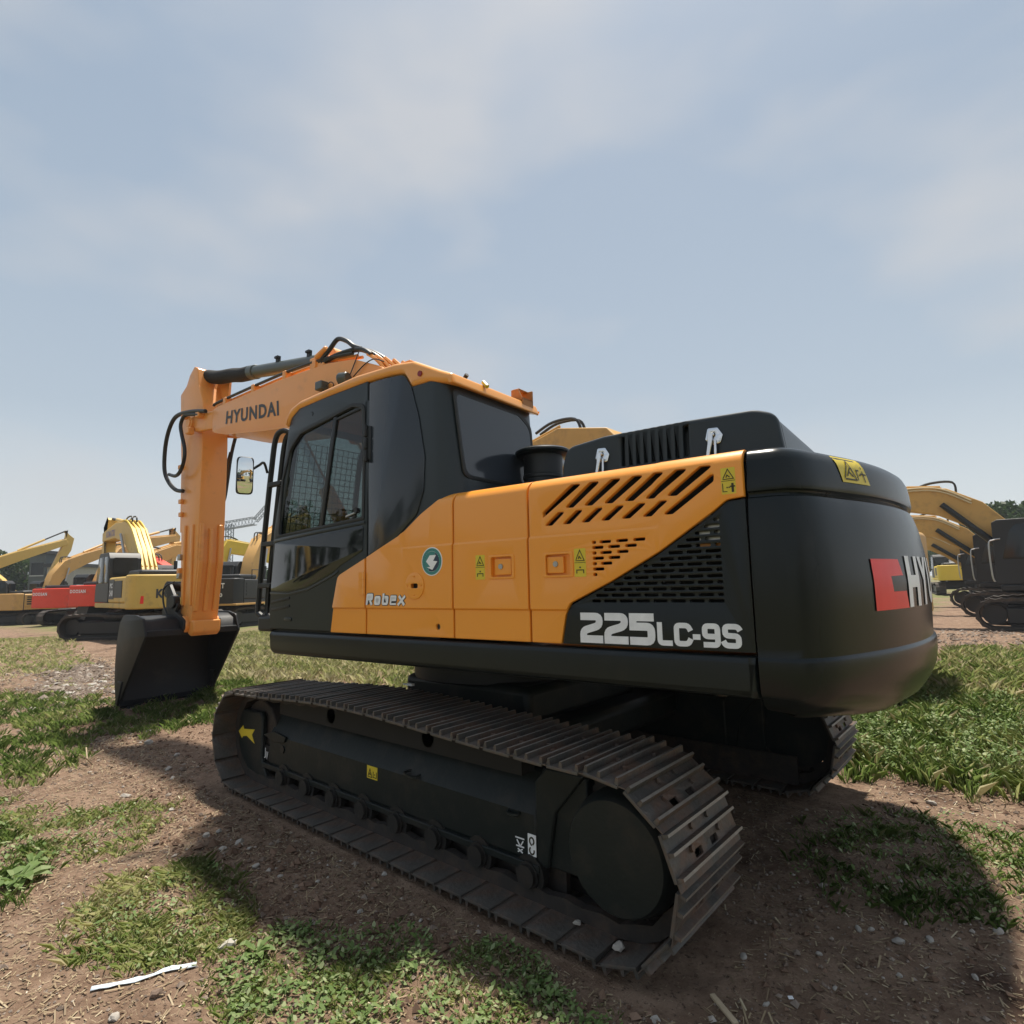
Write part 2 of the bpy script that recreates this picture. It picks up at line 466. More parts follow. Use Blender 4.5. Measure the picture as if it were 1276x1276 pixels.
for yc in (-1.195, 1.195):
    s_ = -1 if yc < 0 else 1
    n = 92                                             # link chain: two thin loops just inside the shoes
    tr = None
    for dy in (-.10, .10):
        mb = MB()
        loop_o = []; loop_i = []
        for i in range(n):
            a, b = on_path(i * TOT / n), on_path(i * TOT / n + .02)
            d = (b - a).normalized(); nr = Vector((-d.y, d.x))      # outward
            loop_o.append(a - nr * .006); loop_i.append(a - nr * (.075 if i % 2 else .062))
        for i in range(n):
            j = (i + 1) % n
            q = [loop_o[i], loop_o[j], loop_i[j], loop_i[i]]
            vs_ = [(p.x, yc + dy - .022, p.y) for p in q] + [(p.x, yc + dy + .022, p.y) for p in q]
            mb.add(vs_, [(0, 1, 2, 3), (7, 6, 5, 4), (0, 4, 5, 1), (2, 6, 7, 3)])
        if tr is None: tr = link('crawler_track', mb, 'shoe_in', EX)
        else: link('link_chain', mb, 'shoe_in', tr)
    for k in range(NSH):
        s = (k + .5) * PITCH
        a, b = on_path(s - .05), on_path(s + .05)
        c = on_path(s); d = (b - a).normalized(); nr = Vector((-d.y, d.x))
        o = bpy.data.objects.new('track_shoe', sh_me)
        col.objects.link(o); o.parent = tr
        X = Vector((d.x, 0, d.y)); Z = Vector((nr.x, 0, nr.y)); Y = Z.cross(X)
        o.matrix_local = Matrix(((X.x, Y.x, Z.x, c.x), (X.y, Y.y, Z.y, yc), (X.z, Y.z, Z.z, c.y), (0, 0, 0, 1)))
    # frame beam: section in (y,z), extruded along x
    ys = lambda q: yc + s_ * q                          # outward offset from track centre
    sec = [(ys(.105), .205), (ys(.105), .425), (ys(.085), .455), (ys(-.02), .60), (ys(-.105), .60), (ys(-.105), .205)]
    mb = MB().prism(sec, -1.30, 1.34, 'x')
    fr = link('track_frame', mb, 'frame', EX, bevel=.018)
    link('roller_dark_sheet', MB().box(-1.25, 1.45, min(ys(.0), ys(.03)), max(ys(.0), ys(.03)), .06, .21), 'shoe_in', fr)  # added dark sheet gives the shade behind the rollers
    link('gap_light_block', MB().box(-1.15, 1.25, yc - .10, yc + .0, .59, .712), 'inside', fr)  # added dark block hides sunlit ground above the beam
    link('roller_light_block', MB().box(-1.25, 1.86, ys(-.155) if s_ > 0 else ys(-.13), ys(-.13) if s_ > 0 else ys(-.155), .05, .245), 'shoe_in', fr)  # added plate blocks light showing between the rollers
    mb = MB()
    for i in range(2): mb.box(-1.36, 1.36, min(ys(.09), ys(.122)), max(ys(.09), ys(.122)), .195, .214)
    mb = MB().box(-1.36, 1.36, min(ys(.09), ys(.124)), max(ys(.09), ys(.124)), .174, .210)
    link('lower_flange', mb, 'frame', fr, bevel=.005)
    for i in range(8):
        x = -1.05 + i * .335
        mb = MB().cyl((x, yc - .13, .155), (x, yc + .13, .155), .062, n=16).cyl((x, yc - .115, .155), (x, yc - .075, .155), .088, n=16).cyl((x, yc + .075, .155), (x, yc + .115, .155), .088, n=16)
        mb.cyl((x, ys(.118), .155), (x, ys(.150), .155), .052, n=12)
        link('track_roller', mb, 'roller', fr)
    for x in (-.45, .55):
        mb = MB().cyl((x, yc - .1, .665), (x, yc + .13, .665), .058, n=16)
        mb.box(x - .045, x + .045, yc - .05, yc + .05, .58, .665)
        link('carrier_roller', mb, 'shoe_in', fr, bevel=.006)
    # front idler and its guard
    mb = MB().cyl((-1.50, yc - .07, .385), (-1.50, yc + .07, .385), .265, n=28).cyl((-1.50, yc - .07, .385), (-1.50, yc + .06, .385), .10, n=16)
    link('front_idler', mb, 'shoe_in', EX, bevel=.01)
    gp = [(-1.845, .20), (-1.845, .51), (-1.80, .56), (-1.42, .575), (-1.385, .54), (-1.385, .22), (-1.30, .10), (-1.42, .055), (-1.70, .055)]
    mb = MB().prism(gp, min(ys(.075), ys(.12)), max(ys(.075), ys(.12)), 'y')
    mb2 = MB().box(-1.76, -1.40, min(ys(-.12), ys(.076)), max(ys(-.12), ys(.076)), .535, .558)
    gd = link('idler_guard', mb, 'frame', EX, bevel=.014)
    link('guard_top', mb2, 'frame', gd, bevel=.006)
    # final drive
    prof = [(.25, 0), (.25, .19), (.246, .196), (.236, .232), (.228, .255), (.220, .264), (.02, .268)]
    mb = MB().lathe([(r, h * s_ * -1 if False else h) for r, h in prof], (0, 0, 0), 40, 'y')
    dr = link('final_drive', mb, 'frame', EX, sharp=40)
    if s_ < 0: dr.location = (1.83, yc + .05, .405)
    else:
        dr.location = (1.83, yc - .05, .405); dr.rotation_euler.z = PI
    mb = MB()
    nt_ = 21
    pr = []
    for i in range(nt_):
        a = 2 * PI * i / nt_
        for da, rr in ((-.09, .27), (-.04, .325), (.04, .325), (.09, .27)): pr.append((1.79 + rr * math.cos(a + da), .39 + rr * math.sin(a + da)))
    mb.prism(pr, yc - .035, yc + .035, 'y')
    link('drive_sprocket', mb, 'shoe_in', EX)
    # motor bracket plate rising behind the beam
    mb = MB().prism([(1.33, .20), (1.40, .20), (1.45, .46), (1.62, .655), (1.40, .655), (1.33, .58)], yc - .10, yc + .10, 'y')
    mb.box(1.36, 1.62, yc - .08, yc + .08, .20, .64)
    link('motor_bracket', mb, 'frame', EX, bevel=.01)
    if s_ < 0:
        yo = ys(.12) - .003
        mb = MB()
        ap = [(-1.775, .383), (-1.70, .437), (-1.685, .412), (-1.50, .432), (-1.545, .385), (-1.50, .325), (-1.63, .365), (-1.70, .352), (-1.715, .335)]
        link('arrow_sticker', flat(ap, (), .003, 0, sideL(yo)), 'yellow', gd)
        yo = ys(.105) - .003
        st = link('warning_sticker', flat([(-.02, .345), (.085, .345), (.085, .42), (-.02, .42)], (), .003, 0, sideL(yo)), 'yellow', fr)
        for pl in ([(-.010, .355), (.034, .355), (.012, .402), (-.008, .358)], [(.004, .366), (.012, .378), (.020, .366)], [(.046, .392), (.046, .358), (.078, .358), (.078, .392)], [(.062, .37), (.062, .38)]):
            link('sticker_print', flat(stroke(pl, .0042), (), .002, 0, sideL(yo - .002)), 'print', st)
        hk = link('hook_sticker', flat([(1.285, .238), (1.335, .238), (1.335, .335), (1.285, .335)], (), .003, 0, sideL(yo)), 'white', fr)
        a_ = [(1.31 + .013 * math.cos(t), .305 + .016 * math.sin(t)) for t in np.linspace(-1.2, 4.0, 14)]
        link('sticker_print', flat(stroke(a_ + [(1.31, .285)], .007), (), .002, 0, sideL(yo - .002)), 'print', hk)
        a_ = [(1.31 + .014 * math.cos(t), .262 + .016 * math.sin(t)) for t in np.linspace(2.2, 6.6, 12)]
        link('sticker_print', flat(stroke(a_, .007), (), .002, 0, sideL(yo - .002)), 'print', hk)
        for pl in ([(1.205, .30), (1.262, .30)], [(1.215, .29), (1.235, .262), (1.255, .29)], [(1.21, .262), (1.26, .262)], [(1.22, .25), (1.25, .235)], [(1.25, .252), (1.22, .235)]):
            link('lift_mark', flat(stroke(pl, .006), (), .002, 0, sideL(yo)), 'white', fr)
        mb = MB().tube([(.38, yo + .03, .455), (.37, yo - .018, .448), (.46, yo - .020, .440), (.47, yo + .03, .447)], .008, 6)
        link('step_bar', mb, 'frame', fr)
        mb = MB().tube([(1.17, yo + .03, .425), (1.17, yo - .015, .41), (1.23, yo - .015, .41), (1.23, yo + .03, .425)], .008, 6)
        link('step_bar', mb, 'frame', fr)
        mb = MB().cyl((-1.08, yo + .012, .345), (-1.08, yo - .006, .345), .03, n=6)
        link('grease_plug', mb, 'black', fr)
        mb = MB().prism([(-1.36, .415), (-1.20, .46), (-1.02, .44), (-1.04, .40), (-1.2, .38)], yo + .005, yo - .012, 'y')
        link('frame_lug', mb, 'frame', fr, bevel=.004)
        mb = MB().box(-1.372, -1.30, yo + .012, yo + .03, .225, .33)
        link('grease_port', mb, 'inside', fr)
        link('port_mark', flat(stroke([(-1.345, .315), (-1.345, .245), (-1.36, .24)], .006), (), .002, 0, sideL(yo)), 'white', fr)
        link('port_mark', flat(stroke([(-1.325, .29), (-1.32, .24), (-1.305, .29)], .005), (), .002, 0, sideL(yo)), 'white', fr)
mb = MB().box(-.62, .95, -1.10, 1.10, .42, .64).box(-.50, .75, -.62, .75, .62, .86)
link('car_body', mb, 'frame', EX, bevel=.05)
mb = MB().cyl((0, 0, .84), (0, 0, 1.06), .72, n=40)
link('swing_bearing', mb, 'black', EX, bevel=.01)

# ---------------- revolving frame and skirt
V = -1.37
mb = MB().box(-1.10, 2.28, -1.30, 1.30, 1.062, 1.20).box(-1.45, -1.0, -.42, 1.2, 1.08, 1.22)
up('revolving_frame', mb, 'black', bevel=.03)
sk = rpoly([(-1.155, 1.223, .012), (-1.155, 1.060, .10), (2.298, 1.060, .004), (2.298, 1.223, .004)], .01, 6)
skme = flat(sk, (), .16, .03, sideL(V), 4)
up('side_skirt', skme, 'slate')
skme = flat(sk, (), .16, .03, lambda c, t: (c[0], -V - t / 2 - c[2], c[1]), 4)
up('side_skirt', skme, 'slate')

# ---------------- side panels with creases and a rolled top edge
def prof(x, z):
    y = 0.0
    if z < 1.392: y += .011
    elif z < 1.402: y += .011 * (1.402 - z) / .010
    k = min(1, max(0, (x - .27) / .02)) * min(1, max(0, (1.93 - x) / .03))
    if z > 1.755: y += k * .010 * min(1, (z - 1.755) / .012)
    if z > 1.985:
        t = min(1, (z - 1.985) / .079)
        y += .085 * (1 - math.sqrt(max(0, 1 - t * t * .985)))
    return y
ZL = [1.392, 1.402, 1.755, 1.761, 1.767, 1.985, 2.005, 2.02, 2.032, 2.042, 2.050, 2.056, 2.060]
def shaped(outline, holes, v, thick, bev, zl=ZL, xl=(.27, .29, 1.90, 1.93), pf=prof):
    me = flat(outline, holes, thick, bev, sideL(v))
    bm = bmesh.new(); bm.from_mesh(me)
    for z in zl: bmesh.ops.bisect_plane(bm, geom=bm.verts[:] + bm.edges[:] + bm.faces[:], plane_co=(0, 0, z), plane_no=(0, 0, 1))
    for x in xl: bmesh.ops.bisect_plane(bm, geom=bm.verts[:] + bm.edges[:] + bm.faces[:], plane_co=(x, 0, 0), plane_no=(1, 0, 0))
    for p in bm.verts: p.co.y += pf(p.co.x, p.co.z)
    bm.to_mesh(me); bm.free()
    return me
G = .0055
TOPZ = 2.064
p_front = [(-.425, 1.236), (-.399, 1.396), (-.343, 1.609, .06), (-.058 - G, 1.715), (-.056 - G, 1.236)]
fp = up('side_panel', shaped(rpoly(p_front, .004, 4), (), V, .034, .005), 'orange')
p2 = [(-.055 + G, 1.236), (.697 - G, 1.236), (.697 - G, TOPZ), (.650, TOPZ, .03), (.585, 2.045), (.527, 2.003, .05), (.432, 1.955), (.248, 1.836, .15), (.08, 1.772), (-.055 + G, 1.721)]
keyhole = rpoly([(.365, 1.517), (.425, 1.517), (.425, 1.545), (.365, 1.545)], .013, 4)
circ = lambda cx, cz, r, n=12: [(cx + r * math.cos(2 * PI * i / n), cz + r * math.sin(2 * PI * i / n)) for i in range(n)]
doorp = up('side_door', shaped(rpoly(p2, .004, 4), [circ(.571, 1.296, .017, 14), rpoly([(.36, 1.51), (.43, 1.51), (.43, 1.55), (.36, 1.55)], .01, 3)], V, .034, .005), 'orange')
p3 = [(.697 + G, 1.236), (1.219 - G, 1.236), (1.219 - G, TOPZ), (.697 + G, TOPZ)]
rec = lambda x0, z0, x1, z1, r=.012: rpoly([(x0, z0), (x1, z0), (x1, z1), (x0, z1)], r, 3)
d3 = up('side_door', shaped(rpoly(p3, .004, 3), [rec(.978, 1.567, 1.116, 1.672)], V, .034, .005), 'orange')
p4 = [(1.219 + G, 1.236), (1.396, 1.236), (1.424, 1.372, .02), (1.458, 1.430, .03), (1.683, 1.531), (1.921, 1.654), (2.168, 1.811, .03), (2.226, 1.853, .04), (2.296, 1.859), (2.296, TOPZ), (1.219 + G, TOPZ)]
sl_up = [[(1.309, 1.855), (1.313, 1.884), (1.479, 2.008), (1.549, 2.005)]]
slots = [[(1.311, 1.857, .004), (1.309, 1.884, .01), (1.480, 2.007, .012), (1.545, 2.006, .012)]]
for a, b in ((1.439, 1.586), (1.544, 1.699), (1.652, 1.808), (1.757, 1.911), (1.860, 2.016), (1.966, 2.123)):
    slots.append([(a, 1.895), (a + .050, 1.893), (b + .060, 2.005), (b, 2.007)])
for a, b in ((1.315, 1.401), (1.420, 1.505), (1.525, 1.615), (1.632, 1.724), (1.738, 1.831), (1.842, 1.937)):
    slots.append([(a, 1.8145), (a + .049, 1.8145), (b + .042, 1.877), (b, 1.877)])
slots.append([(1.946, 1.8145), (1.994, 1.8145), (2.178, 1.936, .015), (2.180, 1.965, .012), (2.164, 1.962, .01)])
holes4 = [rpoly(q, .011, 3) for q in slots]
rows = [(1.7145, [(1.592, 1.612), (1.632, 1.690), (1.718, 1.776), (1.803, 1.860)]), (1.6895, [(1.592, 1.650), (1.676, 1.735), (1.762, 1.818)]),
        (1.664, [(1.592, 1.612), (1.634, 1.692), (1.720, 1.776)]), (1.639, [(1.592, 1.650), (1.676, 1.734)]), (1.614, [(1.592, 1.612), (1.634, 1.692)]), (1.5885, [(1.592, 1.650)]), (1.563, [(1.592, 1.612)])]
for z, l in rows:
    for a, b in l: holes4.append(rpoly([(a, z - .0065), (b, z - .0065), (b, z + .0065), (a, z + .0065)], .0062, 3))
holes4.append(rec(1.328, 1.566, 1.470, 1.668))
d4 = up('side_door', shaped(rpoly(p4, .004, 3), holes4, V, .034, .005), 'orange')
# black grille panel behind the diagonal edge
gh = []
diag_x = [(1.43, 1.455), (1.531, 1.683), (1.654, 1.921), (1.811, 2.168), (1.86, 2.24)]
def dx(z):
    for (z0, x0), (z1, x1) in zip(diag_x, diag_x[1:]):
        if z <= z1: return x0 + (x1 - x0) * (z - z0) / (z1 - z0)
    return 2.3
for i in range(14):
    z = 1.440 + i * .0258
    off = 0 if i % 2 == 0 else .0405
    x = 2.186 + off
    while x > 1.5:
        a, b = max(x - .063, 1.575), min(x, 2.186)
        a = max(a, dx(z + .007) + .022)
        if b - a > .02: gh.append(rpoly([(a, z - .0062), (b, z - .0062), (b, z + .0062), (a, z + .0062)], .006, 3))
        x -= .081
gp_ = [(1.405, 1.236), (2.296, 1.236), (2.296, 1.852), (2.22, 1.846), (2.15, 1.79), (1.90, 1.635), (1.66, 1.514), (1.46, 1.42), (1.435, 1.38)]
gr = up('grille_panel', shaped(rpoly(gp_, .003, 2), gh, V + .013, .02, .003, zl=[], xl=[], pf=lambda x, z: 0), 'slate')
mb = MB().box(2.09, 2.22, V + .045, V + .06, 1.685, 1.80)
up('lit_bay_patch', mb, 'steel')  # added pale plate stands in for light showing through the grille
mb = MB().box(2.09, 2.22, V + .046, V + .062, 1.655, 1.684)
up('copper_pipe', mb, 'orange_boom')
# dark sheets behind slots and panel gaps, shade put into their colour
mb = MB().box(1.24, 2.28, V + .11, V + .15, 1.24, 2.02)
up('slot_dark_sheet', mb, 'inside')
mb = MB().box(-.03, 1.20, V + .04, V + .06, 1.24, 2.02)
up('gap_dark_sheet', mb, 'inside')
mb = MB().box(.64, 2.29, -1.285, 1.285, 2.03, 2.060)
up('top_deck', mb, 'slate', bevel=.008)
mb = MB().box(-.4, 2.28, 1.30, 1.36, 1.23, 2.05)
up('far_side_panel', mb, 'orange', bevel=.02)
mb = MB().box(-1.4, -.4, .55, 1.33, 1.22, 1.95)
up('storage_box', mb, 'orange', bevel=.03)

# latches, stickers, badges on the panels
def sticker(par, x0, z0, x1, z1, v):
    s = up('warning_sticker', flat(rec(x0, z0, x1, z1, .004), (), .002, 0, sideL(v)), 'yellow', par)
    w_, h_ = x1 - x0, z1 - z0
    f = lambda pl, k=.07: up('sticker_print', flat(stroke([(x0 + a * w_, z0 + b * h_) for a, b in pl], k * w_), (), .0015, 0, sideL(v - .0015)), 'print', s)
    f([(.12, .57), (.88, .57), (.5, .94), (.15, .60)], .055)
    f([(.36, .63), (.44, .72), (.56, .66), (.62, .63)])
    f([(.02, .5), (.98, .5)], .03)
    return s, f
s1, f1 = sticker(d3, .871, 1.556, .935, 1.688, V - .0015)
f1([(.2, .12), (.2, .24), (.8, .24), (.8, .12)]); f1([(.5, .30), (.5, .36)], .12)
s2, f2 = sticker(d4, 1.493, 1.555, 1.556, 1.690, V - .0015)
f2([(.2, .12), (.2, .24), (.8, .24), (.8, .12)]); f2([(.5, .30), (.5, .36)], .12)
s3, f3 = sticker(d4, 2.210, 1.874, 2.268, 1.984, V - .0015)
f3([(.1, .42), (.1, .1), (.4, .1)], .05); f3([(.78, .06), (.78, .40)], .16); f3([(.6, .28), (.95, .28)], .10); f3([(.36, .25), (.44, .25)], .1); f3([(.5, .25), (.58, .25)], .1)
for par, x0, z0, x1, z1, lx0, lx1, bx in ((d3, .978, 1.567, 1.116, 1.672, 1.000, 1.108, 1.041), (d4, 1.328, 1.566, 1.470, 1.668, 1.332, 1.428, 1.384)):
    h = up('door_latch', MB().box(x0 - .02, x1 + .02, V + .022, V + .03, z0 - .02, z1 + .02), 'orange', par)
    up('latch_frame', flat(rec(x0 - .016, z0 - .011, x1 + .016, z1 + .011), [rec(x0, z0, x1, z1)], .008, .002, sideL(V - .004)), 'orange', par)
    up('latch_handle', flat(rec(lx0, z0 + .010, lx1, z1 - .010, .006), (), .016, .004, sideL(V + .004)), 'orange', par)
    mb = MB().cyl((bx, V + .008, 1.621), (bx, V - .002, 1.621), .014, n=16)
    up('latch_lock', mb, 'steel', par)
# oval plate with key slot
ov = [(.396 + .079 * math.cos(2 * PI * i / 28), 1.531 + .079 * math.sin(2 * PI * i / 28)) for i in range(28)]
ovp = up('oval_plate', flat(ov, [keyhole, circ(.396, 1.585, .005, 6), circ(.396, 1.475, .005, 6), circ(.338, 1.531, .005, 6), circ(.454, 1.531, .005, 6)], .006, .0015, sideL(V - .005)), 'orange', doorp)
# round badge
bd = up('round_badge', flat(circ(.539, 1.669, .083, 32), (), .003, 0, sideL(V - .002)), 'white', doorp)
up('badge_ring', flat(circ(.539, 1.669, .077, 32), [circ(.539, 1.669, .060, 32)], .002, 0, sideL(V - .0035)), 'teal', doorp)
hc = lambda a0, a1, r: [(.539 + r * math.cos(R(a)), 1.669 + r * math.sin(R(a))) for a in np.linspace(a0, a1, 14)]
up('badge_field', flat(hc(60, 240, .0585), (), .002, 0, sideL(V - .0035)), 'teal', doorp)
up('badge_field', flat(hc(-118, 58, .0585), (), .002, 0, sideL(V - .0035)), 'navy', doorp)
up('badge_arrow', flat([(.575, 1.705), (.525, 1.705), (.495, 1.670), (.530, 1.637), (.500, 1.637), (.545, 1.620), (.585, 1.668), (.552, 1.672)], (), .002, 0, sideL(V - .005)), 'white', doorp)
# hinge
mb = MB()
for z0, z1 in ((1.485, 1.53), (1.533, 1.578), (1.581, 1.626)): mb.cyl((-.062, V - .004, z0), (-.062, V - .004, z1), .010, n=10).box(-.112, -.064, V - .008, V + .002, z0, z1)
up('hinge', mb, 'orange', fp)

# lettering built from strokes: cell 1 wide, 1.3 high, stroke .3
def blocks(word, GL, x0, z0, h, v, wd, m, par, name, shear=0.0, gap=.2, depth=.003, grow=0.0):
    x = 0.0
    parts_ = []
    for ch in word:
        wch, lines = GL[ch]
        for pl in lines:
            q = stroke(fil(pl, .14), wd + grow)
            q = [(x0 + (x + a + b * shear) * h, z0 + b * h) for a, b in q]
            parts_.append(flat(q, (), depth, 0, sideL(v)))
        x += wch + gap
    bm = bmesh.new()
    for p in parts_: bm.from_mesh(p)
    me = bpy.data.meshes.new(name); bm.to_mesh(me); bm.free()
    return up(name, me, m, par)
# centre lines on a unit height; the stroke is .22
a = .11; b = 1 - a
a = .125; b = 1 - a
NUM = {'2': (.86, [[(.02, b), (.74, b, .16), (.74, .58, .16), (.12, .40, .14), (.12, a, 0), (.86, a)]]), '5': (.86, [[(.84, b), (.12, b, 0), (.12, .58, 0), (.74, .58, .16), (.74, a, .16), (0, a)]])}
w5 = (1.877 - 1.503)
hN = .139
sx = (w5 / hN - 2 * .06) / 3
NUM = {k: (sx, [[(p[0] * sx / .86, *p[1:]) for p in l] for l in ls]) for k, (wd_, ls) in NUM.items()}
for i, ch in enumerate('225'):
    blocks(ch, NUM, 1.506 + i * (sx + .06) * hN, 1.247, hN, V + .0095, .25, 'silver', gr, 'model_number')
LET = {'L': (.72, [[(.12, 1), (.12, .12), (.72, .12)]]),
       'C': (.78, [[(.78, .66), (.66, .88), (.12, .88), (.12, .12), (.66, .12), (.78, .34)]]),
       '-': (.34, [[(0, .42), (.34, .42)]]),
       '9': (.80, [[(.04, .12), (.68, .12), (.68, .88), (.12, .88), (.12, .46), (.555, .46)]]),
       'S': (.80, [[(.76, .72), (.66, .88), (.12, .88), (.12, .52), (.68, .50), (.68, .12), (.12, .12), (.02, .30)]])}
hL = .100
xx = 1.891
for ch in 'LC-9S':
    blocks(ch, {c: (w0 * .93, [[(p[0] * .93, *p[1:]) for p in l] for l in ls]) for c, (w0, ls) in LET.items()}, xx, 1.249, hL, V + .0095, .225, 'silver', gr, 'model_letter')
    xx += (LET[ch][0] * .93 + .085) * hL
RB = {'R': (.62, [[(.10, 0), (.10, .90), (.52, .90), (.52, .50), (.21, .50)], [(.36, .40), (.54, 0)]]),
      'o': (.56, [[(.32, .10), (.10, .10), (.10, .68), (.46, .68), (.46, .10), (.33, .10)]]),
      'b': (.56, [[(.10, 1), (.10, .10), (.46, .10), (.46, .68), (.205, .68)]]),
      'e': (.56, [[(.54, .08), (.08, .08, .04), (.08, .74, .05), (.47, .74, .05), (.47, .42, 0), (.17, .42)]]),
      'x': (.60, [[(.04, .0), (.54, .76)], [(.06, .76), (.235, .49)], [(.335, .30), (.54, .0)]])}
blocks('Robex', RB, -.052, 1.419, .070, V - .0008, .26, 'letter_dark', doorp, 'badge_outline', shear=.12, gap=.50, depth=.0016, grow=.10) if False else None
def robex(m, v, grow, name):
    x0, wT = -.047, .362
    tot = sum(RB[c][0] for c in 'Robex') + 4 * .10
    kx = wT / tot / .070
    x = 0
    for ch in 'Robex':
        wch, lines = RB[ch]
        for pl in lines:
            q = stroke(fil([(p[0] * kx, *p[1:]) for p in pl], .10), (.155 if ch == 'e' else .22) + grow)
            q = [(x0 + (x * kx + a_ + b_ * .14) * .070, 1.419 + b_ * .070) for a_, b_ in q]
            up(name, flat(q, (), .0016, 0, sideL(v)), m, doorp)
        x += wch + .10
robex('letter_dark', V - .0022, 0.13, 'badge_outline')
robex('white', V - .0042, 0.0, 'model_badge')

# ---------------- counterweight
CWR = 2.85
plan = [(2.305, -1.372), (2.33, -1.372)]
e0 = (2.39, -1.372); e1 = (2.505, -1.372); e2 = (2.5851, -1.2)
for i in range(1, 9):
    t = i / 8
    plan.append(tuple((1 - t) ** 2 * e0[k] + 2 * t * (1 - t) * e1[k] + t * t * e2[k] for k in (0, 1)))
a0 = math.atan2(-1.2, 2.5851)
for i in range(1, 17): 
    a_ = a0 + (0 - a0) * i / 16
    plan.append((CWR * math.cos(a_), CWR * math.sin(a_)))
plan = plan + [(x, -y) for x, y in plan[-2::-1]]
PL = [Vector(p) for p in plan]
CUM = [0]
for p, q in zip(PL, PL[1:]): CUM.append(CUM[-1] + (q - p).length)
NRM = []
for i in range(len(PL)):
    d = (PL[min(i + 1, len(PL) - 1)] - PL[max(i - 1, 0)]).normalized()
    NRM.append(Vector((d.y, -d.x)))
DZ = [(.90, .22), (.93, .13), (.97, .075), (1.03, .035), (1.09, .012), (1.15, .003), (1.205, .002), (1.212, .004), (1.217, .010), (1.223, .015), (1.26, .013), (1.38, .008), (1.50, .006), (1.64, .015), (1.76, .032), (1.83, .050), (1.850, .060), (1.856, .080), (1.866, .086), (1.874, .080), (1.880, .058), (1.90, .053), (1.96, .058), (2.00, .064), (2.03, .077), (2.048, .098), (2.060, .13), (2.067, .18), (2.069, .26)]
def dz(z):
    for (z0, d0), (z1, d1) in zip(DZ, DZ[1:]):
        if z <= z1: return d0 + (d1 - d0) * (z - z0) / (z1 - z0)
    return DZ[-1][1]
def cw_pt(i_f, z, lift=0.0):
    """point on the counterweight at arc length s"""
    s = i_f
    k = 0
    while k < len(CUM) - 2 and CUM[k + 1] < s: k += 1
    t = (s - CUM[k]) / (CUM[k + 1] - CUM[k])
    p = PL[k].lerp(PL[k + 1], t); n = NRM[k].lerp(NRM[k + 1], t).normalized()
    e = min(s, CUM[-1] - s)
    wgt = .45 + .55 * min(1, e / .55)
    if z > 1.9 or z < 1.1: wgt = wgt ** .5
    q = p - n * (dz(z) * wgt - lift)
    zz = z
    if z < 1.09: zz = z + (1.09 - z) * .5 * (1 - min(1, e / .9))
    return (q.x, q.y, zz)
mb = MB()
SL = [0, .02] + [CUM[-1] * i / 72 for i in range(1, 72)] + [CUM[-1] - .02, CUM[-1]]
n = len(SL)
vs_ = [cw_pt(s, z) for z, d in DZ for s in SL]
fs = [(i * n + k, i * n + k + 1, (i + 1) * n + k + 1, (i + 1) * n + k) for i in range(len(DZ) - 1) for k in range(n - 1)]
fs.append(tuple(range(n))[::-1]); fs.append(tuple((len(DZ) - 1) * n + k for k in range(n)))
fs.append(tuple([i * n for i in range(len(DZ))] + [i * n + n - 1 for i in range(len(DZ))][::-1])[::-1])
mb.add(vs_, fs)
cw = up('counterweight', mb, 'slate_gloss', sharp=28)
def s_of_v(v):
    for i in range(len(PL) - 1):
        if PL[i].y <= v <= PL[i + 1].y and PL[i + 1].y > PL[i].y + 1e-6:
            return CUM[i] + (CUM[i + 1] - CUM[i]) * (v - PL[i].y) / (PL[i + 1].y - PL[i].y)
    return 0
def wrap(me, lift, cuts=24):
    """bend a flat (v, z) mesh onto the rear face"""
    bm = bmesh.new(); bm.from_mesh(me)
    bmesh.ops.triangulate(bm, faces=bm.faces)
    vsx = [p.co.x for p in bm.verts]; lo, hi = min(vsx), max(vsx)
    for i in range(1, cuts):
        bmesh.ops.bisect_plane(bm, geom=bm.verts[:] + bm.edges[:] + bm.faces[:], plane_co=(lo + (hi - lo) * i / cuts, 0, 0), plane_no=(1, 0, 0))
    vz = [p.co.y for p in bm.verts]; zl, zh = min(vz), max(vz)
    for i in range(1, 5):
        bmesh.ops.bisect_plane(bm, geom=bm.verts[:] + bm.edges[:] + bm.faces[:], plane_co=(0, zl + (zh - zl) * i / 5, 0), plane_no=(0, 1, 0))
    for p in bm.verts: p.co = cw_pt(s_of_v(p.co.x), p.co.y, lift)
    bm.to_mesh(me); bm.free()
    return me
def sheet(outline):
    me = flat(outline, (), .0002, 0)
    bm = bmesh.new(); bm.from_mesh(me)
    bmesh.ops.delete(bm, geom=[f for f in bm.faces if f.calc_center_median().z < .00005 or abs(f.normal.z) < .5], context='FACES')
    for p in bm.verts: p.co.z = 0
    bm.to_mesh(me); bm.free()
    return me
em = [(-.964, 1.598), (-.705, 1.598), (-.672, 1.527), (-.806, 1.524), (-.793, 1.458), (-.650, 1.458), (-.628, 1.383), (-.960, 1.383)]
up('maker_emblem', wrap(sheet(em), .004), 'red', cw)
xs_ = -.617
for ch, wd_ in zip('HYUNDAI', (.190, .195, .185, .190, .185, .200, .060)):
    tm = text_mesh(ch, 1, lambda u_, v_: (xs_ + u_ * wd_, 1.384 + v_ * .230, 0), bold=.05)
    up('maker_letter', wrap(tm, .004, 10), 'white', cw)
    xs_ += wd_ + .020
yst = up('warning_sticker', wrap(sheet([(-1.065, 2.040), (-.850, 2.040), (-.800, 1.925), (-1.03, 1.925)]), .003), 'yellow', cw)
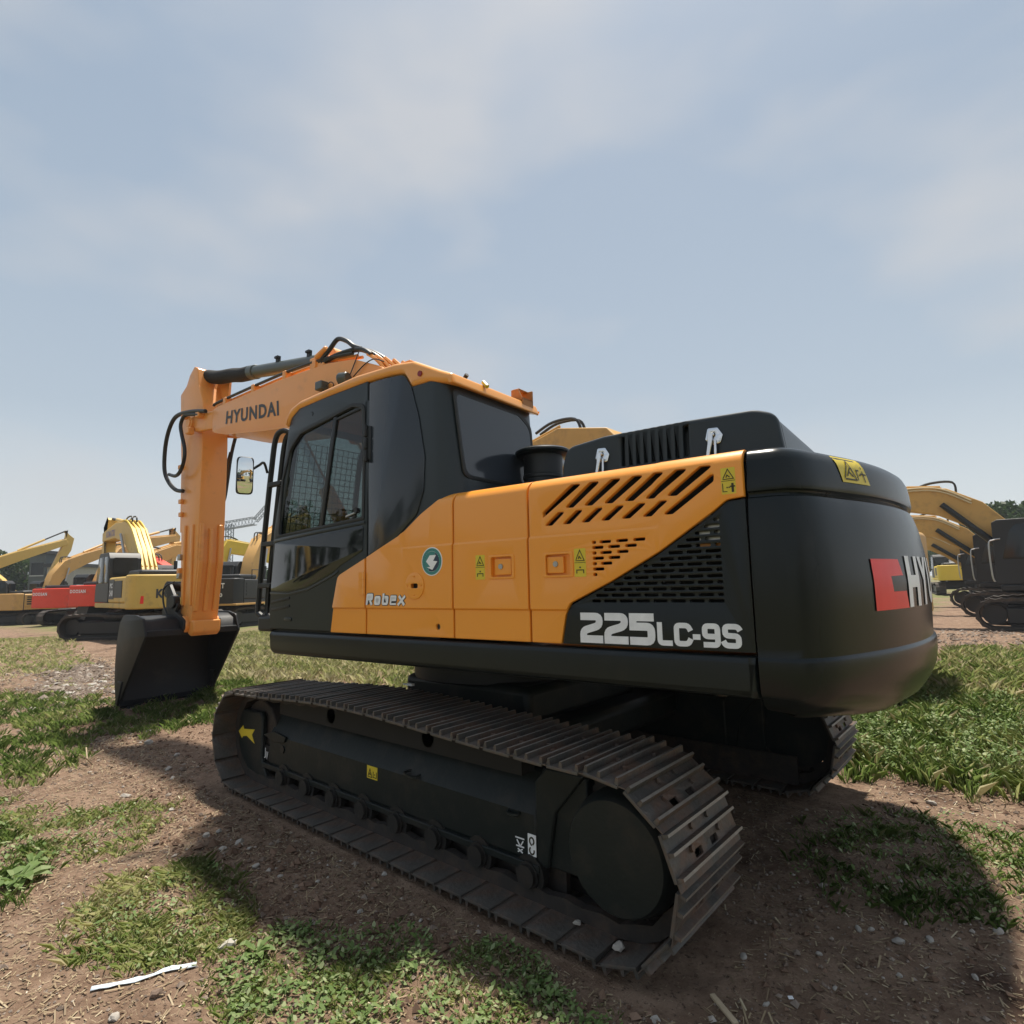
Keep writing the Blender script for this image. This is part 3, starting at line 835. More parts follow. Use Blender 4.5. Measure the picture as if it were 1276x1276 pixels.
for pl in ([(-1.010, 1.940), (-.920, 1.940), (-.975, 2.022), (-1.012, 1.944)], [(-.992, 1.953), (-.975, 1.975), (-.945, 1.953)], [(-.975, 1.975), (-.962, 1.992)], [(-.905, 1.940), (-.912, 1.985), (-.890, 1.985)], [(-.893, 1.965), (-.878, 1.965)], [(-.845, 1.936), (-.862, 1.985)], [(-.865, 1.994), (-.868, 2.006)], [(-.880, 1.972), (-.832, 1.970)]):
    up('sticker_print', wrap(sheet(stroke(pl, .0065)), .0055, 8), 'print', yst)

# ---------------- engine hood
HV = -1.12
ho = [(1.285, 2.03), (1.285, 2.15, .08), (1.315, 2.262, .09), (1.55, 2.288, .2), (2.00, 2.288, .3), (2.30, 2.280, .15), (2.392, 2.245, .09), (2.42, 2.03)]
hs = []
for i in range(9):
    x = 1.645 + i * .0405
    hs.append(rpoly([(x, 2.115), (x + .019, 2.115), (x + .022, 2.262), (x + .003, 2.262)], .005, 2))
hm = flat(rpoly(ho, .02, 6), hs, .055, .020, sideL(HV), 3)
hood = up('engine_hood', hm, 'slate2', sharp=40)
mb = MB().prism(rpoly([(p[0] + (.004 if p[0] < 1.8 else -.004), p[1] - .004, p[2] if len(p) > 2 else 0) for p in ho], .02, 6), HV + .030, 1.0, 'y')
up('hood_shell', mb, 'slate', hood, bevel=.05, seg=3)
for lx, lz in ((1.53, 2.175), (2.108, 2.178)):
    lt = up('hood_latch', flat(rpoly([(lx - .030, lz - .005), (lx + .002, lz - .035), (lx + .040, lz - .028), (lx + .052, lz + .008), (lx + .030, lz + .045), (lx - .016, lz + .048)], .008, 2), [circ(lx + .006, lz + .014, .012, 10)], .008, .002, sideL(HV - .010)), 'chrome', hood)
    mb = MB().cyl((lx + .006, HV + .0, lz + .014), (lx + .006, HV - .022, lz + .014), .010, n=10)
    mb.prism([(lx - .012, lz + .02), (lx + .012, lz + .02), (lx + .004, lz - .03), (lx - .012, lz - .105), (lx - .030, lz - .105), (lx - .016, lz - .03)], HV - .018, HV - .028, 'y')
    mb.prism([(lx + .014, lz - .01), (lx + .024, lz - .012), (lx + .022, lz - .105), (lx + .008, lz - .105)], HV - .016, HV - .024, 'y')
    up('latch_lever', mb, 'chrome', lt, bevel=.003)
# air pre-cleaner
pc = MB().lathe([(.118, 2.04), (.128, 2.05), (.128, 2.20), (.134, 2.205), (.134, 2.225), (.128, 2.23), (.128, 2.355), (.10, 2.36)], (.86, -.66, 0), 32)
pco = up('air_precleaner', pc, 'black', sharp=40)
pc = MB().lathe([(.12, 2.352), (.176, 2.362), (.182, 2.372), (.182, 2.384), (.165, 2.396), (.09, 2.405), (.02, 2.407)], (.86, -.66, 0), 32)
up('precleaner_cap', pc, 'slate', pco, sharp=30)
pc = MB().cyl((.86, -.66, 2.0), (.86, -.66, 2.09), .15, n=28).box(.70, 1.02, -.80, -.50, 2.0, 2.07)
up('precleaner_base', pc, 'black', pco, bevel=.01)
pc = MB().cyl((1.16, -.56, 2.0), (1.16, -.56, 2.30), .02, n=10).cyl((1.16, -.56, 2.30), (1.16, -.56, 2.345), .034, n=12)
up('breather_pipe', pc, 'black', pco)

# ---------------- cab
CV = -1.345
cabmb = MB()
CR, CXR = -.47, .70
rearpl = [(-.06, CV), (.50, CV)] + [(.60 + .10 * math.sin(t) * 1.0, CV + .10 * (1 - math.cos(t))) if False else (.56 + .14 * math.sin(t), CV + .14 * (1 - math.cos(t))) for t in np.linspace(0, PI / 2, 8)] + [(.70, CR - .08), (.68, CR - .02), (.62, CR), (-.06, CR)]
inner = [(-.06, CR - .05), (.60, CR - .05), (.64, CR - .09), (.65, CV + .16), (.60, CV + .08), (.54, CV + .05), (-.06, CV + .05)]
shear = Matrix(((1, 0, -.055, .055 * 2.05), (0, 1, 0, 0), (0, 0, 1, 0), (0, 0, 0, 1)))
cab = up('cab', MB().prism(rearpl + inner, 1.24, 2.765, 'z', T=shear), 'slate2', sharp=25)
mb = MB().box(-1.16, .55, CV + .03, CR - .02, 1.215, 1.30)
up('cab_floor', mb, 'black', cab)
# rear window
rw = rpoly([(-1.235, 2.18, .07), (-1.292, 2.668, .04), (-.66, 2.668, .09), (-.535, 2.60, .10), (-.535, 2.18, .06)], .05, 6)
tilt = lambda me: [setattr(v, 'co', Vector((v.co.x - .055 * (v.co.z - 2.05), v.co.y, v.co.z))) for v in me.vertices] and me
rwo = [(y * 1.0 + (-.024 if y < -.9 else .024), z + (.028 if z > 2.45 else -.024)) for y, z in rw]
up('window_seal', tilt(flat(rwo, [rw], .012, .004, rearX(.706))), 'rubber', cab)
up('rear_window', tilt(flat(rw, (), .006, 0, rearX(.703))), 'glass_rear', cab)
# door leaf with window opening
dl = rpoly([(-1.193, 1.238), (-.432, 1.238), (-.405, 1.40), (-.350, 1.609, .05), (-.073, 1.716), (-.073, 2.905), (-.50, 2.895), (-.86, 2.878, .05), (-.965, 2.82, .05), (-1.005, 2.72), (-1.085, 2.32, .1), (-1.162, 1.98), (-1.190, 1.50)], .006, 4)
win = rpoly([(-1.085, 1.935, .02), (-1.050, 2.344, .1), (-.955, 2.58, .12), (-.835, 2.672, .1), (-.234, 2.755, .08), (-.128, 2.725, .06), (-.118, 2.43), (-.122, 1.990, .02)], .03, 5)
wout = rpoly([(-1.115, 1.918, .02), (-1.075, 2.344, .1), (-.975, 2.60, .12), (-.842, 2.70, .1), (-.234, 2.785, .1), (-.098, 2.752, .07), (-.092, 2.43), (-.098, 1.968, .02)], .03, 5)
door = up('cab_door', flat(dl, [win], .045, .008, sideL(CV), 2), 'slate2', cab)
up('window_seal', flat(wout, [win], .010, .003, sideL(CV - .006)), 'rubber', cab)
up('door_window', flat(win, (), .005, 0, sideL(CV + .012)), 'glass', cab)
up('sliding_bar', flat(stroke([(-.425, 2.725), (-.575, 1.955)], .038), (), .02, .004, sideL(CV - .001)), 'black', cab)
up('sliding_bar', flat(stroke([(-.425, 2.705), (-.14, 2.735)], .016), (), .016, .003, sideL(CV + .001)), 'black', cab)
up('window_knob', MB().cyl((-.17, CV + .01, 2.035), (-.17, CV - .02, 2.035), .018, n=12), 'rubber', cab)
up('window_knob', flat(stroke([(-.155, 2.03), (-.29, 2.005)], .012), (), .012, .002, sideL(CV - .006)), 'steel', cab)
# lower glazed half of the door, black gloss
lo = rpoly([(-1.178, 1.52), (-.95, 1.512, .1), (-.70, 1.545, .15), (-.43, 1.632), (-.335, 1.68), (-.112, 1.765), (-.106, 1.930), (-1.135, 1.878)], .02, 4)
up('lower_window', flat(lo, (), .006, .002, sideL(CV - .0045)), 'glass_black', cab)
up('trim_line', flat(stroke([(-1.186, 1.502), (-.95, 1.492), (-.70, 1.525), (-.43, 1.612), (-.365, 1.642)], .014), (), .008, .003, sideL(CV - .006)), 'slate2', cab)
up('trim_line', flat(stroke([(-1.150, 1.895), (-.09, 1.950)], .020), (), .010, .003, sideL(CV - .008)), 'slate2', cab)
for k_ in range(2):
    z = 1.435 - k_ * .055
    up('door_vent', flat(stroke([(-1.165, z), (-1.02 + .04 * k_, z + .018), (-.93 + .0 * k_, z + .03)], .018), (), .010, .003, sideL(CV - .006)), 'black', cab)
up('door_handle', flat(rec(-.99, 1.30, -.90, 1.325, .008), (), .016, .004, sideL(CV - .008)), 'slate2', cab)
mb = MB()
for z in (2.385, 2.47, 2.555): mb.cyl((-.072, CV - .016, z - .038), (-.072, CV - .016, z + .038), .014, n=10)
mb.box(-.115, -.03, CV - .012, CV - .004, 2.36, 2.585)
up('door_hinge', mb, 'black', cab, bevel=.003)
up('door_lock', flat(stroke([(-.700 + .012 * math.cos(t), 2.80 + .014 * math.sin(t)) for t in np.linspace(-1.5, 2.2, 9)], .005), (), .006, 0, sideL(CV - .002)), 'rubber', cab)
# fixed side glass behind the door
sg = rpoly([(-.050, 1.725), (-.050, 2.880), (.10, 2.878), (.285, 2.860, .09), (.352, 2.76, .06), (.415, 2.56), (.465, 2.30, .12), (.452, 2.10, .1), (.395, 1.96, .08), (.205, 1.823), (.05, 1.762)], .01, 5)
up('side_glass', flat(sg, (), .008, .003, sideL(CV - .007)), 'glass_side', cab)
# cab frame members on the far and front sides
mb = MB()
for x0, x1 in ((-1.12, -1.05), (-.10, -.03)): mb.box(x0, x1, CR - .05, CR, 1.24, 2.84)
mb.box(-1.1, -.05, CR - .05, CR, 1.24, 1.85).box(-1.0, -.05, CR - .05, CR, 2.75, 2.86)
up('far_frame', mb, 'slate2', cab, bevel=.01)
fr_prof = [(-1.190, 1.24), (-1.187, 1.5), (-1.160, 1.98), (-1.082, 2.32), (-1.0, 2.72), (-.96, 2.80)]
mb = MB()
for y0, y1 in ((CV + .003, CV + .06), (CR - .06, CR - .003)):
    pl = fr_prof + [(x + .07, z) for x, z in fr_prof[::-1]]
    mb.prism(pl, y0, y1, 'y')
mb.box(-1.19, -1.13, CV + .06, CR - .06, 1.24, 1.34)
up('front_frame', mb, 'slate2', cab, bevel=.008)
pl = [(x + .012, z) for x, z in fr_prof] + [(x + .018, z) for x, z in fr_prof[::-1]]
up('windscreen', MB().prism(pl, CV + .06, CR - .06, 'y'), 'glass', cab)
# roof
ro = [(-1.020, 2.752, .02), (-.965, 2.815, .03), (-.86, 2.868, .05), (-.5, 2.888), (-.086, 2.898), (.154, 2.886), (.285, 2.868, .06), (.352, 2.768, .015), (.50, 2.765), (.715, 2.705, .01),
      (.690, 2.775, .03), (.60, 2.815, .05), (.46, 2.885, .05), (.37, 2.930, .05), (.20, 2.955, .1), (-.19, 2.968, .2), (-.84, 2.930, .15), (-.975, 2.890, .08), (-1.035, 2.80, .04)]
rf = up('cab_roof', flat(rpoly(ro, .005, 5), (), CR - CV + .036, .030, lambda c, t: (c[0], (CV - .016) + t / 2 - c[2], c[1]), 4), 'orange_roof', cab, sharp=50)
mb = MB().cyl((.44, CV - .012, 2.825), (.44, CV - .024, 2.825), .018, n=14)
up('side_reflector', mb, 'lamp_red', rf)
mb = MB().box(.19, .27, CV + .06, CV + .12, 2.93, 2.985)
up('roof_bracket', mb, 'orange_roof', rf, bevel=.006)
for y, m_ in ((CV + .20, 'black'), (CV + .30, 'yellow')):
    mb = MB().cyl((.60 if m_ == 'black' else .68, y, 2.80), (.64 if m_ == 'black' else .72, y - .01, 2.83 if m_ == 'black' else 2.76), .014, n=8)
    up('roof_bolt', mb, m_, rf)
mb = MB().box(.60, .70, -.645, -.52, 2.785, 2.80).box(.60, .70, -.535, -.52, 2.73, 2.87).box(.688, .70, -.645, -.52, 2.735, 2.80).prism([(.60, 2.80), (.69, 2.80), (.66, 2.868), (.60, 2.868)], -.645, -.633, 'y').box(.602, .665, -.64, -.52, 2.862, 2.872)
up('lamp_bracket', mb, 'bracket', rf, bevel=.003)
# seat, console and levers seen through the glass
mb = MB().box(-.62, -.14, -1.12, -.68, 1.55, 1.72)
st = up('operator_seat', mb, 'seat', cab, bevel=.05, seg=3)
mb = MB().box(-.22, -.06, -1.10, -.70, 1.70, 2.18)
up('seat_back', mb, 'seat', st, bevel=.06, seg=3)
mb = MB().box(-.85, -.25, -1.27, -1.14, 1.58, 1.78).box(-.85, -.25, -.66, -.55, 1.58, 1.78).cyl((-.8, -1.2, 1.78), (-.82, -1.2, 1.98), .02).cyl((-.8, -.6, 1.78), (-.82, -.6, 1.98), .02)
up('control_console', mb, 'seat', cab, bevel=.02)
mb = MB()
for i in range(19):
    x = -1.04 + i * .052
    mb.box(x - .0025, x + .0025, CR + .012, CR + .017, 1.86, 2.74)
for i in range(18):
    z = 1.88 + i * .05
    mb.box(-1.05, -.09, CR + .018, CR + .023, z - .0025, z + .0025)
up('side_guard_mesh', mb, 'black', cab, fin=False)
# front guard: two bent tubes and welded wire mesh
gd_ = up('front_guard', MB().tube([(-1.06, CV + .06, 2.735), (-1.13, CV + .03, 2.755), (-1.205, CV + .02, 2.70), (-1.255, CV + .02, 2.45), (-1.325, CV + .02, 1.95), (-1.385, CV + .02, 1.42), (-1.36, CV + .02, 1.34), (-1.20, CV + .05, 1.27)], .021, 8), 'black', cab)
up('guard_tube', MB().tube([(-1.05, CV + .10, 2.73), (-1.10, CV + .07, 2.73), (-1.145, CV + .06, 2.66), (-1.19, CV + .06, 2.42), (-1.262, CV + .06, 1.94), (-1.325, CV + .06, 1.42), (-1.29, CV + .06, 1.32), (-1.18, CV + .06, 1.30)], .019, 8), 'black', gd_)
up('guard_tube', MB().tube([(-1.06, CR - .06, 2.735), (-1.13, CR - .03, 2.755), (-1.205, CR - .02, 2.70), (-1.255, CR - .02, 2.45), (-1.325, CR - .02, 1.95), (-1.385, CR - .02, 1.42)], .021, 8), 'black', gd_)
mb = MB()
def gx(z): 
    for (z0, x0), (z1, x1) in zip([(1.3, -1.32), (1.42, -1.325), (1.94, -1.262), (2.42, -1.19), (2.70, -1.14)], [(1.42, -1.325), (1.94, -1.262), (2.42, -1.19), (2.70, -1.14), (2.8, -1.1)]):
        if z <= z1: return x0 + (x1 - x0) * (z - z0) / (z1 - z0)
    return -1.1
for i in range(27):
    z = 1.40 + i * .05
    mb.cyl((gx(z), CV + .06, z), (gx(z), CR - .06, z), .0036, n=4, cap=False)
for i in range(15):
    y = CV + .08 + i * .053
    for z0, z1 in ((1.40, 1.94), (1.94, 2.42), (2.42, 2.70)): mb.cyl((gx(z0) + .004, y, z0), (gx(z1) + .004, y, z1), .0036, n=4, cap=False)
up('guard_mesh', mb, 'black', gd_, fin=False)
for z in (2.34, 1.88, 1.56): up('guard_clamp', MB().box(gx(z) - .07, gx(z) + .10, CV + .0, CV + .04, z - .018, z + .018), 'black', gd_, bevel=.006)
mb = MB().box(-1.36, -1.16, CV + .0, CV + .12, 1.215, 1.33)
up('guard_foot', mb, 'black', gd_, bevel=.02)
# mirror on its bracket
MY = -1.47
mr = up('mirror', MB(), None) if False else None
mmb = flat(rec(-.061, -.146, .061, .146, .032), (), .05, .018, lambda c, t: (c[0], c[1], c[2]), 3)
mir = up('wing_mirror', mmb, 'black')
ml_ = Vector((-1.345, -1.49, 2.405))
nrm = Vector((.90, -.42, -.085)).normalized()
xax = Vector((0, 0, 1)).cross(nrm).normalized(); yax = nrm.cross(xax)
for v in mir.data.vertices: v.co = ml_ + xax * v.co.x + yax * v.co.y + nrm * v.co.z
mgv, mgf = [], []
NG = 14
for j_ in range(NG + 1):
    for i_ in range(NG + 1):
        a_, b_ = i_ / NG * 2 - 1, j_ / NG * 2 - 1
        kx = 1 - .16 * abs(b_) ** 6; ky = 1 - .07 * abs(a_) ** 6
        px_, py_ = a_ * .053 * kx, b_ * .137 * ky
        mgv.append(ml_ + xax * px_ + yax * py_ + nrm * (.0385 - (px_ * px_ + py_ * py_) / (2 * .95)))
mgf = [(j_ * (NG + 1) + i_, j_ * (NG + 1) + i_ + 1, (j_ + 1) * (NG + 1) + i_ + 1, (j_ + 1) * (NG + 1) + i_) for j_ in range(NG) for i_ in range(NG)]
mg = MB().add(mgv, mgf)
up('mirror_glass', mg, 'mirror', mir)
up('mirror_arm', MB().tube([ml_ + xax * .06 + yax * .06 - nrm * .02, ml_ + xax * .10 + yax * .09 - nrm * .02, (-1.20, -1.42, 2.495), (-1.235, -1.37, 2.43)], .010, 8), 'black', mir)

# ---------------- boom, arm, bucket
BV0, BV1 = -.33, .21
bo = rpoly([(-4.32, 3.512, .02), (-4.335, 3.800, .02), (-4.19, 3.822), (-2.85, 3.842), (-1.98, 3.815, .4), (-1.55, 3.752, .3), (-1.10, 3.56, .5), (-.25, 2.70, .2), (.20, 2.05, .1), (.15, 1.80, .1), (-.10, 1.78, .1), (-.55, 2.25, .2), (-1.45, 2.98, .6), (-2.3, 3.235, .5), (-3.05, 3.295), (-3.96, 3.415)], .02, 6)
boom = up('boom', flat(bo, (), BV1 - BV0, .012, lambda c, t: (c[0], (BV0 + BV1) / 2 - c[2], c[1]), 2), 'orange_boom')
# flange strips along the underside
lowp = [(-4.2, 3.475), (-3.9, 3.398), (-3.0, 3.285), (-2.3, 3.222), (-1.5, 3.0)]
mb = MB().prism(lowp + [(x, z + .016) for x, z in lowp[::-1]], BV0 - .035, BV1 + .035, 'y')
up('boom_flange', mb, 'orange_boom', boom)
fk = rpoly([(-4.32, 3.56), (-4.32, 3.79), (-4.72, 3.845, .05), (-5.02, 3.80, .09), (-5.04, 3.66, .09), (-4.74, 3.60, .06)], .03, 5)
for y in (-.315, .155):
    f_ = up('boom_fork', flat(fk, (), .06, .008, lambda c, t: (c[0], y + .03 - c[2], c[1])), 'orange_boom', boom)
mb = MB().cyl((-4.93, -.36, 3.735), (-4.93, .26, 3.735), .055, n=18).cyl((-4.93, -.345, 3.735), (-4.93, .245, 3.735), .085, n=18)
up('boom_pin', mb, 'orange_boom', boom, bevel=.006)
def boom_text(u_, v_):
    p00, p10, p01, p11 = Vector((-3.985, 3.546)), Vector((-2.815, 3.428)), Vector((-3.97, 3.708)), Vector((-2.833, 3.602))
    p = p00.lerp(p10, u_).lerp(p01.lerp(p11, u_), v_)
    return (p.x, BV0 - .003, p.y)
up('boom_lettering', text_mesh('HYUNDAI', 1, boom_text, bold=.035, space=1.16), 'letter_dark', boom)
# hydraulic pipes along the boom's top edge
for k_, (dz_, dy) in enumerate(((.055, -.03), (.048, .05), (.05, .14))):
    mb = MB().tube([(-4.36, BV0 + .03 - dy * .0 + k_ * .06, 3.835 + dz_ * .5), (-4.2, BV0 + .03 + k_ * .06, 3.835 + dz_), (-2.85, BV0 + .03 + k_ * .06, 3.86 + dz_), (-2.15, BV0 + .03 + k_ * .06, 3.84 + dz_), (-1.6, BV0 + .04 + k_ * .06, 3.78 + dz_)], .017, 8)
    up('boom_pipe', mb, 'orange_boom' if k_ else 'hose', boom)
mb = MB()
for x, z in ((-4.05, 3.82), (-3.4, 3.835), (-2.75, 3.84), (-2.2, 3.82)): mb.box(x - .03, x + .03, BV0 + .0, BV0 + .20, z - .01, z + .085)
up('pipe_clamp', mb, 'orange_boom', boom, bevel=.008)
mb = MB().box(-2.30, -2.05, BV0 + .02, BV0 + .30, 3.80, 3.95).cyl((-2.18, BV0 + .02, 3.93), (-2.0, BV0 + .02, 3.99), .03)
up('valve_block', mb, 'orange_boom', boom, bevel=.012)
for pts_, rr in (([(-2.14, -.30, 3.88), (-2.08, -.30, 3.90), (-1.97, -.29, 3.98), (-1.86, -.28, 4.055), (-1.72, -.28, 4.00), (-1.60, -.28, 3.91), (-1.50, -.27, 3.86)], .024),
                 ([(-2.10, -.29, 3.86), (-1.92, -.28, 3.885), (-1.74, -.26, 3.895), (-1.56, -.24, 3.88), (-1.38, -.23, 3.79), (-1.24, -.22, 3.68), (-1.10, -.20, 3.54)], .026),
                 ([(-2.06, -.22, 3.86), (-1.86, -.22, 3.90), (-1.66, -.20, 3.91), (-1.46, -.18, 3.85), (-1.26, -.16, 3.72), (-1.08, -.14, 3.56)], .022),
                 ([(-1.55, -.30, 3.86), (-1.42, -.30, 3.82), (-1.30, -.31, 3.74)], .02)):
    up('boom_hose', MB().tube(pts_, rr, 8), 'hose', boom)
for k_ in range(5):
    mb = MB().tube([(-1.36 + k_ * .10, -.30 + k_ * .02, 3.76 - k_ * .04), (-1.22 + k_ * .10, -.30 + k_ * .02, 3.66 - k_ * .05), (-1.02 + k_ * .09, -.30 + k_ * .02, 3.45 - k_ * .05)], .019, 6)
    up('boom_pipe', mb, 'orange_boom', boom)
# work lamps with their cables
for lx, lz, sc_ in ((-1.97, 3.555, 1.0), (-1.60, 3.545, 1.1)):
    if lx < -1.8:
        mb = MB().box(lx - .055, lx + .055, BV0 - .10, BV0 - .01, lz - .045, lz + .045)
    else:
        mb = MB().cyl((lx - .05, BV0 - .07, lz), (lx + .05, BV0 - .05, lz), .066, .058, n=18)
    lm = up('work_lamp', mb, 'barrel', boom, bevel=.012)
    mb = MB().tube([(lx + .02, BV0 - .05, lz - .05), (lx + .03, BV0 - .04, lz - .11), (lx + .02, BV0, lz - .13)], .012, 6)
    up('lamp_bracket', mb, 'barrel', lm)
up('lamp_cable', MB().tube([(-1.55, BV0 - .03, 3.58), (-1.50, BV0 - .012, 3.70), (-1.44, BV0 - .01, 3.80)], .006, 5), 'hose', boom)
up('lamp_cable', MB().tube([(-1.50, BV0 - .03, 3.55), (-1.36, BV0 - .012, 3.64), (-1.22, BV0 - .012, 3.66), (-1.08, BV0 - .012, 3.60)], .006, 5), 'hose', boom)
up('lamp_cable', MB().tube([(-1.91, BV0 - .05, 3.54), (-1.86, BV0 - .03, 3.58), (-1.83, BV0 - .012, 3.55), (-1.88, BV0 - .012, 3.50)], .005, 5), 'hose', boom)
# boom lift cylinders
for y in (-.46, .34):
    c_ = up('boom_cylinder', MB().cyl((-.95, y, 1.42), (-1.75, y, 2.45), .075, n=18), 'orange_boom')
    up('cylinder_rod', MB().cyl((-1.75, y, 2.45), (-2.30, y, 3.18), .045, n=14), 'chrome', c_)
    up('cylinder_eye', MB().cyl((-2.32, y - .06, 3.22), (-2.32, y + .10, 3.22), .085, n=16), 'orange_boom', c_)
# arm cylinder
acv = -.06
ac = up('arm_cylinder', MB().cyl((-2.20, acv, 4.00), (-3.86, acv, 4.255), .078, n=22).cyl((-3.80, acv, 4.246), (-3.93, acv, 4.266), .090, n=22), 'barrel', bevel=.006)
up('rod_sleeve', MB().tube([(-3.92, acv, 4.264), (-4.15, acv, 4.29), (-4.4, acv, 4.345), (-4.75, acv, 4.40), (-5.02, acv, 4.475), (-5.10, acv, 4.49)], .092, 14), 'sleeve', ac, sharp=60)
up('cylinder_eye', MB().cyl((-2.16, acv - .10, 3.99), (-2.16, acv + .10, 3.99), .10, n=18).cyl((-5.17, acv - .08, 4.51), (-5.17, acv + .08, 4.51), .085, n=18), 'orange_boom', ac, bevel=.008)
for x in (-3.25, -2.62):
    z = 4.00 + (-2.20 - x) * .1536 + .07
    up('hose_clip', MB().box(x - .022, x + .022, acv - .06, acv - .02, z - .02, z + .040).box(x - .03, x + .040, acv - .075, acv - .03, z + .03, z + .055), 'black', ac)
up('rod_guard', MB().prism([(-5.0, 4.44), (-4.70, 4.36), (-4.72, 4.14), (-4.85, 4.05), (-4.95, 4.2)], acv + .12, acv + .15, 'y'), 'orange_boom', ac)
# arm
AV0, AV1 = -.22, .12
am = rpoly([(-5.18, 1.02, .06), (-4.93, 1.02, .06), (-4.90, 1.15), (-4.80, 1.90), (-4.80, 2.95), (-4.80, 3.45, .1), (-4.83, 4.02, .06), (-4.97, 4.30), (-5.02, 4.55, .05), (-5.12, 4.60, .04), (-5.25, 4.50, .03), (-5.33, 4.37, .1), (-5.50, 4.27, .02), (-5.445, 3.70), (-5.35, 3.02), (-5.26, 1.92)], .02, 5)
arm = up('arm', flat(am, (), AV1 - AV0, .010, lambda c, t: (c[0], (AV0 + AV1) / 2 - c[2], c[1]), 2), 'orange_boom')
for dx_ in (-.02, .10):
    mb = MB()
for y in (-.185, -.065, .055):                         # stiffener channels on the rear face
    fl = [(-4.798, 2.42), (-4.797, 1.90), (-4.855, 1.42)]
    z0_ = 2.42 if y != -.065 else 2.36
    pr = [(-4.81, z0_), (-4.765, z0_ - .03), (-4.765, 1.90), (-4.848, 1.28), (-4.90, 1.26), (-4.83, 1.90)]
    up('arm_rib', flat(rpoly(pr, .01, 2), (), .052, .010, lambda c, t: (c[0], y - c[2], c[1])), 'orange_boom', arm)
for x in (-5.16, -4.95):
    pr = [(x - .035, 2.40), (x + .035, 2.40), (x + .055, 1.35), (x - .005, 1.35)]
    up('arm_rib', flat(rpoly(pr, .01, 2), (), .03, .008, sideL(AV0 - .022)), 'orange_boom', arm)
mb = MB().cyl((-5.05, AV0 - .05, 1.10), (-5.05, AV1 + .05, 1.10), .12, n=24)
up('arm_boss', mb, 'orange_boom', arm, bevel=.01)
mb = MB().prism([(-4.82, 1.16), (-4.82, 1.02), (-4.90, .96), (-5.0, 1.0), (-5.0, 1.16)], AV0 + .0, AV1 + .005, 'y')
up('arm_foot', mb, 'orange_boom', arm, bevel=.015)
for z in (3.22, 2.74, 2.56): up('arm_clamp', MB().box(-5.40 + (3.2 - z) * .12, -5.32 + (3.2 - z) * .12, AV0 - .035, AV0 + .0, z - .03, z + .03), 'orange_boom', arm, bevel=.008)
for z, m_ in ((1.98, 'steel'), (1.74, 'steel'), (1.80, 'orange_boom')):
    up('arm_fitting', MB().box(-5.24, -5.17, AV0 - .06, AV0, z - .04, z + .04), m_, arm, bevel=.01)
# hose loops at the boom/arm joint
HL = [([(-4.45, -.36, 3.80), (-4.80, -.38, 3.86), (-5.20, -.38, 3.88), (-5.40, -.38, 3.76), (-5.56, -.36, 3.52), (-5.60, -.34, 3.20), (-5.52, -.31, 3.02), (-5.36, -.28, 2.90), (-5.20, -.26, 2.87)], .027),
      ([(-4.60, -.37, 3.78), (-4.95, -.38, 3.84), (-5.08, -.38, 3.74), (-5.03, -.38, 3.58), (-4.96, -.37, 3.40), (-4.98, -.36, 3.25), (-5.12, -.34, 3.12), (-5.30, -.32, 3.08), (-5.52, -.31, 3.13)], .024),
      ([(-4.75, .24, 3.78), (-4.92, .27, 3.60), (-4.97, .25, 3.35), (-4.99, .23, 3.05), (-5.02, .20, 2.75), (-5.12, .14, 2.62)], .024),
      ([(-4.96, .24, 3.45), (-5.02, .22, 3.20), (-5.0, .22, 2.9), (-5.1, .14, 2.7)], .018)]
for p_, rr in HL: up('joint_hose', MB().tube(p_, rr, 8), 'hose', arm)
for p_ in ((-4.62, -.36, 3.80), (-5.02, -.36, 3.86), (-4.86, -.37, 3.62)): up('hose_fitting', MB().box(p_[0] - .05, p_[0] + .05, p_[1] - .03, p_[1] + .05, p_[2] - .05, p_[2] + .04), 'orange_boom', arm, bevel=.012)
# bucket cylinder and linkage on the far front of the arm
bc = up('bucket_cylinder', MB().cyl((-5.62, -.05, 3.5), (-5.55, -.05, 2.35), .065, n=18), 'orange_boom')
up('cylinder_rod', MB().cyl((-5.55, -.05, 2.35), (-5.52, -.05, 1.62), .04, n=14), 'chrome', bc)
up('rod_end', MB().cyl((-5.52, -.26, 1.60), (-5.52, .16, 1.60), .07, n=16), 'black', bc)
for y in (-.27, .15):
    mb = MB().prism(rpoly([(-5.20, 1.26), (-5.12, 1.34), (-5.46, 1.69, .06), (-5.58, 1.60, .06), (-5.50, 1.52)], .03, 3), y - .025, y + .025, 'y')
    up('bucket_link', mb, 'black', bc, bevel=.008)
    mb = MB().prism(rpoly([(-5.59, 1.60), (-5.46, 1.62), (-5.42, 1.05), (-5.56, 1.0)], .05, 3), y * .8 - .03, y * .8 + .03, 'y')
    up('bucket_link', mb, 'black', bc, bevel=.008)
up('grease_hose', MB().tube([(-5.30, -.27, 1.66), (-5.46, -.33, 1.58), (-5.44, -.33, 1.36), (-5.30, -.31, 1.18), (-5.18, -.30, 1.12)], .012, 6), 'hose', bc)
mb = MB().cyl((-5.25, -.32, 1.40), (-5.25, -.24, 1.40), .085, n=18)
up('link_pin', mb, 'black', bc, bevel=.01)
